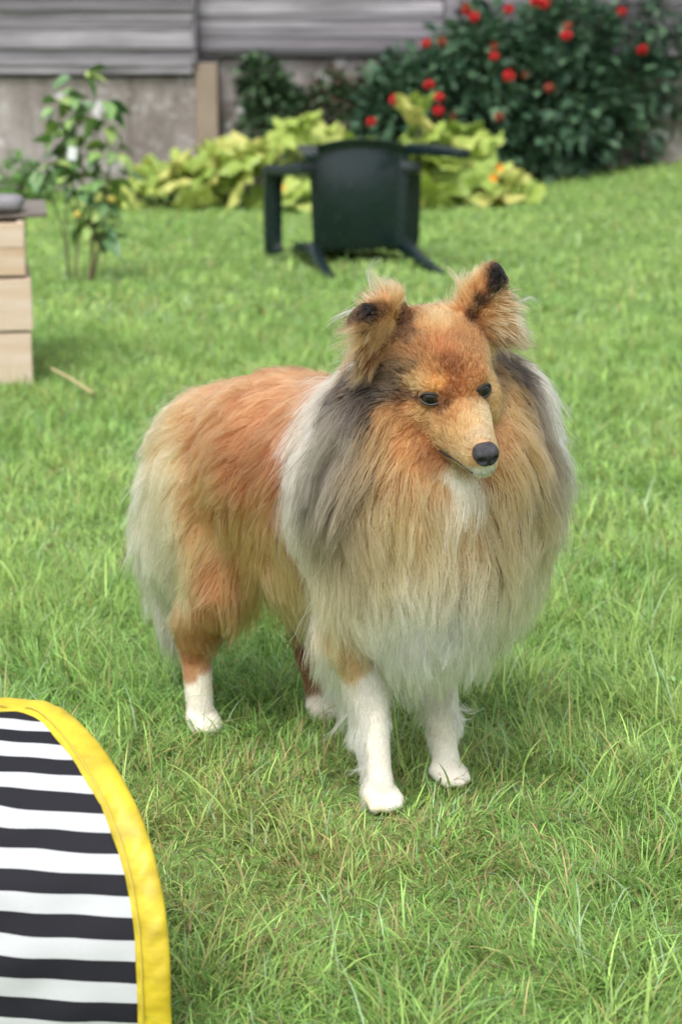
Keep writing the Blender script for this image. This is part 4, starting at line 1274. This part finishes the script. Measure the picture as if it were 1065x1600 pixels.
 (0.231,0.037,0.631,0.3,-0.95,0.01,-0.25,0.07,0.97,0.022,0.4,196,136,88,216,166,118),
 (0.212,0.03,0.612,0.29,-0.96,0.04,-0.38,-0.11,0.92,0.04,0.45,206,152,104,224,184,142),
 (0.206,0.026,0.597,0.45,-0.8,0.4,-0.33,-0.04,0.94,0.03,0.4,200,140,90,216,170,124),
 (0.237,0.044,0.598,0.55,-0.82,-0.15,0.65,0.75,-0.12,0.022,0.35,200,144,92,212,166,116),
 (0.232,0.044,0.579,0.63,-0.77,-0.05,0.63,0.58,-0.51,0.022,0.35,176,120,74,194,146,98),
 (0.249,0.052,0.613,0.76,-0.65,-0.09,0.65,0.75,-0.11,0.034,0.4,190,146,104,218,190,158),
 (0.25,0.057,0.584,0.7,-0.71,-0.09,0.65,0.65,-0.39,0.042,0.45,196,152,110,222,196,166),
 (0.249,0.064,0.563,0.5,-0.45,-0.74,0.5,0.3,-0.81,0.035,0.45,160,124,94,190,160,132),
])
# ------------------------------------------------------------------ coat of the dog
EYES = [hd(0.0075, 0.0258, -0.0005), hd(0.0045, -0.0280, -0.001)]
EYE_R = 0.0135
NOSE_C = hd(0.0985, 0, -0.0255)

# feathering down the back of the forelegs
feather = []
for fx, fy in ((0.165, -0.058), (0.158, 0.056)):
    sg = -1 if fy < 0 else 1
    for z, ln, bx in ((0.225, 0.065, 0.065), (0.19, 0.068, 0.065), (0.16, 0.066, 0.052), (0.13, 0.058, 0.04), (0.105, 0.04, 0.03), (0.07, 0.016, 0.022)):
        for dy in (-0.5, 0.5):
            feather.append((fx - bx, fy + dy * 0.02, z, -0.9, 0.6 * dy, 0, -0.65, 0.5 * sg, -0.75, ln * 1.2, 0.85, 224, 214, 202, 234, 228, 220))
GUIDES = np.vstack([GUIDES, feather])
G_P, G_N, G_D = GUIDES[:, 0:3], GUIDES[:, 3:6], GUIDES[:, 6:9]
G_N = G_N / np.linalg.norm(G_N, axis=1)[:, None]
G_D = G_D - (G_D * G_N).sum(1)[:, None] * G_N
G_D /= np.linalg.norm(G_D, axis=1)[:, None] + 1e-6
G_S = GUIDES[:, 9:11]
def lin_arr(c):
    c = c / 255.0
    return np.where(c <= 0.04045, c / 12.92, ((c + 0.055) / 1.055) ** 2.4)
def coat(c):
    lum = c @ np.array([0.3, 0.6, 0.1])
    e = (1.52 - 0.48 * smoothstep(0.42, 0.72, lum))[:, None]
    c = c ** e
    lum = (c @ np.array([0.3, 0.6, 0.1]))[:, None]
    sat = ((c.max(1) - c.min(1)) / (c.max(1) + 1e-6))[:, None]
    c = c * (1 - sat * np.array([0.20, 0.05, 0.38]))
    c = c * (1 - (1 - sat) * smoothstep(0.25, 0.6, lum) * np.array([0.05, 0.075, 0.13]))
    return c + 0.16 * (lum - c)
G_C0, G_C1 = coat(lin_arr(GUIDES[:, 11:14])), coat(lin_arr(GUIDES[:, 14:17]))
# the side turned away mirrors the side in view
hl = (G_P - HE) @ HM
on_head = (hl[:, 0] > -0.11) & (hl[:, 2] > -0.085) & (G_P[:, 2] > 0.43)
mir = np.array([1.0, -1, 1])
mP = np.where(on_head[:, None], HE + (hl * mir) @ HM.T, G_P * mir + np.array([0, 0.02, 0]))
mN = np.where(on_head[:, None], ((G_N @ HM) * mir) @ HM.T, G_N * mir)
mD = np.where(on_head[:, None], ((G_D @ HM) * mir) @ HM.T, G_D * mir)
dd = np.linalg.norm(mP[:, None] - G_P[None], axis=2).min(1)
keep = dd > 0.028
A_P, A_N, A_D = np.vstack([G_P, mP[keep]]), np.vstack([G_N, mN[keep]]), np.vstack([G_D, mD[keep]])
A_S, A_C0, A_C1 = np.vstack([G_S, G_S[keep]]), np.vstack([G_C0, G_C0[keep]]), np.vstack([G_C1, G_C1[keep]])
A_W = np.concatenate([np.ones(len(G_P)), np.full(int(keep.sum()), 0.5)])

def groom(P, N, what='all'):
    outs = []
    for s in range(0, len(P), 20000):
        p, n = P[s:s + 20000], N[s:s + 20000]
        d2 = ((p ** 2).sum(1)[:, None] + (A_P ** 2).sum(1)[None] - 2 * p @ A_P.T)
        nn = np.clip(0.5 + 0.5 * (n @ A_N.T), 0.05, 1)
        w = A_W[None] * nn ** 3 / (np.maximum(d2, 0) + 0.005 ** 2) ** 2.8
        w /= w.sum(1)[:, None]
        if what == 'col':
            outs.append(np.hstack([w @ A_C0, w @ A_C1]))
        else:
            outs.append(np.hstack([w @ A_D, w @ A_S]))
    return np.vstack(outs)

co = get_co(body_me)
body_me.calc_loop_triangles()
tri = np.empty(len(body_me.loop_triangles) * 3, dtype=np.int32)
body_me.loop_triangles.foreach_get('vertices', tri)
tri = tri.reshape(-1, 3)
vn = np.empty(len(co) * 3, dtype=np.float32)
body_me.vertices.foreach_get('normal', vn)
vn = vn.reshape(-1, 3).astype(float)
vert_g = groom(co, vn)
vert_c = groom(co, vn, 'col')
point_color(body_me, 'col', vert_c[:, :3])

ta, tb, tc = co[tri[:, 0]], co[tri[:, 1]], co[tri[:, 2]]
area = 0.5 * np.linalg.norm(np.cross(tb - ta, tc - ta), axis=1)
tlen = vert_g[tri, 3].mean(1)

def make_fur(name, count, sel, npts, rad, wave, density_pow):
    wt = area * sel(tlen) * np.clip(0.04 / tlen, 0.5, 4) ** density_pow
    cum = np.cumsum(wt); cum /= cum[-1]
    idx = np.searchsorted(cum, rng.random(count))
    r1, r2 = np.sqrt(rng.random(count)), rng.random(count)
    bc = np.stack([1 - r1, r1 * (1 - r2), r1 * r2], 1)
    P0 = (co[tri[idx]] * bc[:, :, None]).sum(1)
    N0 = (vn[tri[idx]] * bc[:, :, None]).sum(1)
    N0 /= np.linalg.norm(N0, axis=1)[:, None] + 1e-9
    ok = np.ones(count, bool)
    for e in EYES:
        q = (P0 - e) @ HM
        ok &= ((q[:, 1] / 0.0138) ** 2 + (q[:, 2] / 0.0100) ** 2 > 1) | (q[:, 0] < -0.012) | (q[:, 0] > 0.011)
    q = (P0 - NOSE_C) @ HM
    ok &= ~((q[:, 0] > -0.006) & (np.abs(q[:, 1]) < 0.0175) & (np.abs(q[:, 2]) < 0.015))
    P0, N0 = P0[ok], N0[ok]
    n = len(P0)
    g = groom(P0, N0)
    D, Ln, lift = g[:, :3], g[:, 3], g[:, 4]
    D = D - (D * N0).sum(1)[:, None] * N0
    D /= np.linalg.norm(D, axis=1)[:, None] + 1e-6
    fly = rng.random(n) < 0.03
    Ln = Ln * (rng.uniform(0.40, 1.1, n) if wave else rng.uniform(0.6, 1.1, n)) * np.where(fly, 1.18, 1)
    lift = np.clip(lift * rng.uniform(0.6, 1.3, n) + np.where(fly, 0.2, 0), 0, 0.9)
    D = D + rng.normal(0, 0.10, (n, 3)) + np.where(fly[:, None], rng.normal(0, 0.25, (n, 3)), 0)
    # neighbouring hairs gather into fine locks and those into broad ones
    def centres(k):
        ci = rng.choice(n, max(8, n // k), replace=False)
        kd = KDTree(len(ci))
        for j, i in enumerate(ci):
            kd.insert(P0[i], int(i))
        kd.balance()
        return np.array([kd.find(p)[1] for p in P0])
    c1, c2 = centres(12), centres(110)
    D2 = (0.24 if wave else 0.12) * rng.normal(0, 1, (n, 3))[c2] + 0.10 * rng.normal(0, 1, (n, 3))[c1]
    D = D + D2 - ((D2) * N0).sum(1)[:, None] * N0
    D /= np.linalg.norm(D, axis=1)[:, None]
    T = np.linspace(0, 1, npts)
    down = np.array([0, 0, -1.0])
    grav = np.clip((Ln - 0.015) / 0.05, 0, 1)[:, None]
    pts = np.empty((n, npts, 3))
    pts[:, 0] = P0 - N0 * 0.001
    cur = pts[:, 0].copy()
    for k in range(1, npts):
        t = T[k]
        d = D + N0 * (lift * (1.25 - 0.9 * t))[:, None] + down * (0.75 * grav * t)
        d /= np.linalg.norm(d, axis=1)[:, None]
        cur = cur + d * (Ln / (npts - 1))[:, None]
        pts[:, k] = cur
    if wave > 0:
        ph = rng.uniform(0, 6.28, n)[c2] + rng.normal(0, 0.6, n)
        fr = rng.uniform(9, 17, n)[c1]
        amp = wave * np.clip((Ln - 0.03) / 0.05, 0, 1)
        side = np.cross(D, N0)
        tt = T[None, :]
        pts += (amp[:, None] * tt * np.sin(fr[:, None] * tt + ph[:, None]))[:, :, None] * side[:, None, :]
        pts += (0.6 * amp[:, None] * tt * np.cos(fr[:, None] * tt * 0.8 + ph[:, None] * 1.7))[:, :, None] * N0[:, None, :]
    k1 = np.where(fly, 0.1, rng.uniform(0.45, 0.9, n)) * (0.45 + 0.55 * smoothstep(0.008, 0.03, Ln))
    k2 = np.where(fly, 0.0, rng.uniform(0.15, 0.5, n)) * np.clip(Ln / 0.05, 0, 1)
    pts += (pts[c2] - pts) * (k2[:, None] * T[None] ** 1.6)[:, :, None]
    pts += (pts[c1] - pts) * (k1[:, None] * T[None] ** 1.3)[:, :, None]
    # keep the hair outside the body
    sub = np.where((Ln > 0.012) | (P0[:, 2] > 0.40))[0]
    for k in range(2, npts, 2):
        q = pts[sub, k]
        for j, p in zip(sub, q):
            h = BODY_BVH.find_nearest(p, 0.03)
            if h[0] is not None:
                s = (Vector(p) - h[0]).dot(h[1])
                if s < 0.002:
                    mv = np.array(h[1]) * (0.003 - s)
                    pts[j, k] += mv
                    if k + 1 < npts:
                        pts[j, k + 1] += mv
                    pts[j, k - 1] += 0.4 * mv
    # colour is read where the hair lies, with a little scatter
    km = int(round(0.6 * (npts - 1)))
    cc = groom(pts[:, km] - N0 * (0.4 * Ln * lift)[:, None] + rng.normal(0, 1, (n, 3)) * np.clip(Ln * 0.14, 0.0006, 0.011)[:, None], N0, 'col')
    val = np.exp(rng.normal(0, 0.10 if wave else 0.17, n) + rng.normal(0, 0.12 if wave else 0.11, n)[c1] + rng.normal(0, 0.09, n)[c2])[:, None, None]
    tc_ = T[None, :, None]
    col = np.clip((cc[:, None, :3] * (1 - tc_) + cc[:, None, 3:] * tc_) * val, 0.005, 0.93)
    hc = bpy.data.hair_curves.new(name)
    hc.add_curves([npts] * n)
    hc.position_data.foreach_set('vector', pts.astype(np.float32).ravel())
    ra = hc.attributes.get('radius') or hc.attributes.new('radius', 'FLOAT', 'POINT')
    rr = (rad * rng.uniform(0.7, 1.2, n))[:, None] * (1 - 0.75 * T[None] ** 1.5)
    ra.data.foreach_set('value', rr.astype(np.float32).ravel())
    ca = hc.attributes.new('col', 'FLOAT_COLOR', 'POINT')
    c4 = np.ones((n * npts, 4), dtype=np.float32)
    c4[:, :3] = col.reshape(-1, 3)
    ca.data.foreach_set('color', c4.ravel())
    return put(name, hc, dog, FUR_MAT)

fm = Mat('fur')
fm.t.nodes.remove(fm.b)
hb = fm.n('ShaderNodeBsdfHairPrincipled')
hb.model = 'CHIANG'
hb.parametrization = 'COLOR'
hb.inputs['Roughness'].default_value = 0.5
hb.inputs['Radial Roughness'].default_value = 0.75
hb.inputs['Coat'].default_value = 0.0
hb.inputs['IOR'].default_value = 1.45
fm.l(fm.attr('col'), hb.inputs['Color'])
fm.l(hb.outputs[0], fm.o.inputs['Surface'])
FUR_MAT = fm.m

sm = Mat('undercoat')
sm.color(sm.attr('col'))
sm.rough(0.9)
body = put('body', body_me, dog, sm.m)
BODY_BVH = BVHTree.FromPolygons([tuple(v) for v in co], [tuple(int(i) for i in t) for t in tri])

make_fur('fur', 115000, lambda L: smoothstep(0.012, 0.03, L), 10, 0.00026, 0.0022, 0.5)
make_fur('fur', 85000, lambda L: 1 - smoothstep(0.015, 0.035, L), 5, 0.00026, 0.0, 0.9)
# eyes, nose, mouth
def dark(name, c, rough, spec=0.5):
    m = Mat(name); m.color(c); m.rough(rough); m.b.inputs['Specular IOR Level'].default_value = spec
    return m
lid_m = dark('eyelid_skin', (0.022, 0.017, 0.016), 0.5)
for sg, e in ((1, EYES[0]), (-1, EYES[1])):
    rot = HM @ np.array(Matrix.Rotation(R(sg * 24), 3, 'Z') @ Matrix.Rotation(R(-13), 3, 'Y'))
    c = e + HM @ np.array([-0.0065, 0, 0])
    v, f = ico(4)
    v = v * EYE_R
    mm = np_mesh('eyeball', v @ rot.T + c, f, True)
    iris = v[:, 0] / EYE_R
    rad_ = np.sqrt(np.clip(1 - iris ** 2, 0, 1))
    colr = np.where((rad_ < 0.34)[:, None], (0.004, 0.004, 0.004), np.where((rad_ < 0.80)[:, None], (0.028, 0.012, 0.006), (0.014, 0.010, 0.009)))
    point_color(mm, 'col', colr)
    ey = put('eye', mm, dog)
    if sg == 1:
        eyem = Mat('eyeball'); eyem.color(eyem.attr('col')); eyem.rough(0.03); eyem.b.inputs['Specular IOR Level'].default_value = 0.45
    mm.materials.append(eyem.m)
    # lids: a skin shell round the eyeball with an almond opening and a dark edge
    LR = EYE_R * 1.075
    sl_ = R(3) * sg
    def almond(a):
        y_ = 0.0120 * math.cos(a); z_ = (0.0072 if math.sin(a) > 0 else 0.0062) * math.sin(a) * (1 - 0.10 * abs(math.cos(a)))
        return (y_ * math.cos(sl_) - z_ * math.sin(sl_), y_ * math.sin(sl_) + z_ * math.cos(sl_))
    SV, SF, SC2 = [], [], []
    NA = 48
    for q in range(7):
        k_ = q / 6
        for a_i in range(NA):
            a = 2 * math.pi * a_i / NA
            y1, z1 = almond(a)
            y2, z2 = LR * 0.985 * math.cos(a), LR * 0.985 * math.sin(a)
            y_, z_ = y1 + (y2 - y1) * k_, z1 + (z2 - z1) * k_
            SV.append(np.array([math.sqrt(max(1e-9, LR ** 2 - y_ ** 2 - z_ ** 2)), y_, z_]) @ rot.T + c)
            SC2.append((0.03, 0.022, 0.018) if q < 1 else ((0.09, 0.055, 0.03) if q < 2 else (0.26, 0.14, 0.06)))
    for q in range(6):
        for a_i in range(NA):
            b_i = (a_i + 1) % NA
            SF.append((q * NA + a_i, q * NA + b_i, (q + 1) * NA + b_i, (q + 1) * NA + a_i))
    lme = py_mesh('eyelid', SV, SF, True)
    point_color(lme, 'col', np.array(SC2))
    put('eyelid', lme, ey, sm.m)
    rp = []
    for a_i in range(33):
        y_, z_ = almond(2 * math.pi * a_i / 32)
        rp.append(np.array([math.sqrt(max(1e-9, LR ** 2 - y_ ** 2 - z_ ** 2)), y_, z_]) @ rot.T + c)
    tv, tf = tube(rp, 0.0014, 7)
    put('eye_rim', py_mesh('eye_rim', tv, tf, True), ey, lid_m.m)
# nose leather with nostrils
v, f = ico(5)
p = v.copy()
p = np.sign(p) * np.abs(p) ** 0.82
p *= np.array([0.0135, 0.0144, 0.0128])
p[:, 1] *= 1 - 0.22 * smoothstep(0.0, -0.014, p[:, 2])
for sg in (-1, 1):
    q = p - np.array([0.011, sg * 0.0075, -0.002])
    d = np.sqrt((q[:, 0] / 0.007) ** 2 + (q[:, 1] / 0.0042) ** 2 + (q[:, 2] / 0.0036) ** 2)
    p[:, 0] -= 0.0085 * np.exp(-d ** 2 * 1.4) * (p[:, 0] > 0)
p[:, 0] -= 0.0022 * np.exp(-(p[:, 1] / 0.0012) ** 2) * (p[:, 0] > 0) * smoothstep(0.006, -0.004, p[:, 2])
nz = put('nose', np_mesh('nose', p @ HM.T + NOSE_C, f, True), dog)
nm = Mat('nose_leather')
nm.color(nm.mix(nm.noise(nm.coord(), 260, 3), (0.016, 0.015, 0.019), (0.045, 0.042, 0.052)))
nm.rough(0.27)
nm.bump(nm.n('ShaderNodeTexVoronoi', Scale=900.0).outputs['Distance'], 0.5, 0.0006)
nz.data.materials.append(nm.m)
# line of the lips
def on_body(p, off):
    h = BODY_BVH.find_nearest(Vector(p))
    return np.array(h[0]) + np.array(h[1]) * off
lip = []
for t in np.linspace(-1, 1, 31):
    a = abs(t)
    x = 0.094 - 0.062 * a ** 1.35
    y = 0.029 * np.sign(t) * a ** 0.6
    z = -0.0475 - 0.0055 * a ** 1.2
    lip.append(on_body(hd(x, y, z), 0.0036))
lip = np.array(lip)
lip[1:-1] = (lip[:-2] + lip[1:-1] + lip[2:]) / 3
tv, tf = tube(lip, 0.0011 + 0.0018 * np.exp(-((np.abs(np.linspace(-1, 1, 31)) - 0.86) / 0.13) ** 2), 6)
put('lip', py_mesh('lip', tv, tf, True), dog, lid_m.m)

# long pale wisps at the ears and crown
WISPS = [
    [(0.2071,0.1036,0.5989),(0.2236,0.1081,0.6062),(0.2341,0.1131,0.612),(0.2398,0.1201,0.6076)],
    [(0.2059,0.1022,0.5786),(0.2261,0.1032,0.5822),(0.2354,0.1067,0.5762),(0.242,0.1069,0.5635)],
    [(0.2061,0.1024,0.5673),(0.2263,0.1035,0.568),(0.2409,0.1056,0.5725),(0.2458,0.1115,0.5635)],
    [(0.2039,0.0997,0.5899),(0.2206,0.1043,0.5882),(0.2308,0.109,0.5845)],
    [(0.1391,-0.0509,0.5725),(0.1425,-0.0785,0.5659),(0.138,-0.0918,0.5535),(0.1357,-0.0946,0.5351)],
    [(0.1377,-0.0527,0.5799),(0.1366,-0.0699,0.5769),(0.1354,-0.0793,0.5762),(0.1294,-0.0866,0.5784)],
    [(0.1354,-0.0554,0.5443),(0.1329,-0.0743,0.537),(0.1246,-0.0846,0.5236)],
    [(0.1369,-0.0378,0.611),(0.1323,-0.0435,0.6271),(0.1294,-0.047,0.6433),(0.1359,-0.0391,0.6579)],
    [(0.1462,-0.0264,0.611),(0.1452,-0.0276,0.6257),(0.1415,-0.0322,0.6374)],
    [(0.123,-0.0549,0.6021),(0.1205,-0.0737,0.5961),(0.1122,-0.084,0.5887),(0.1066,-0.0908,0.5799)],
    [(0.1556,-0.015,0.6058),(0.1518,-0.0196,0.6227),(0.1471,-0.0254,0.6345)],
    [(0.175,0.0722,0.6042),(0.1687,0.0645,0.6207),(0.1648,0.0597,0.6326),(0.1629,0.0574,0.6386)],
    [(0.1796,0.0779,0.6154),(0.1771,0.0748,0.6304),(0.178,0.0758,0.6416)],
    [(0.1391,-0.0668,0.1276),(0.1294,-0.0787,0.1113),(0.1172,-0.0936,0.0869),(0.1099,-0.1026,0.0787)],
    [(0.1618,-0.0706,0.0578),(0.1521,-0.0824,0.0497),(0.1439,-0.0925,0.0423)],
    [(0.1633,-0.0687,0.0333),(0.157,-0.0765,0.0267),(0.1536,-0.0806,0.0243)],
    [(0.1727,0.0693,0.1021),(0.1817,0.0804,0.0946),(0.1906,0.0914,0.0996)],
    [(0.1703,0.0664,0.0896),(0.1778,0.0757,0.083),(0.1838,0.083,0.088)]]
wp, wr_ = [], []
for w in WISPS:
    base_ = catmull(w, 12)
    t_ = np.linspace(0, 1, 12)[:, None]
    for k in range(14):
        sp = rng.normal(0, 0.0022, 3) * (1 - 0.75 * t_) + rng.normal(0, 0.004, 3) * t_ ** 2
        wp.append(base_[0] + (base_ - base_[0]) * rng.uniform(0.7, 1.05) + sp)
wp = np.array(wp)
hc = bpy.data.hair_curves.new('wisps')
hc.add_curves([12] * len(wp))
hc.position_data.foreach_set('vector', wp.astype(np.float32).ravel())
ra = hc.attributes.get('radius') or hc.attributes.new('radius', 'FLOAT', 'POINT')
ra.data.foreach_set('value', np.tile(np.linspace(0.00022, 0.00008, 12), len(wp)).astype(np.float32))
ca = hc.attributes.new('col', 'FLOAT_COLOR', 'POINT')
ca.data.foreach_set('color', np.tile(np.array([0.80, 0.72, 0.62, 1.0], dtype=np.float32), len(wp) * 12))
put('fur', hc, dog, FUR_MAT)
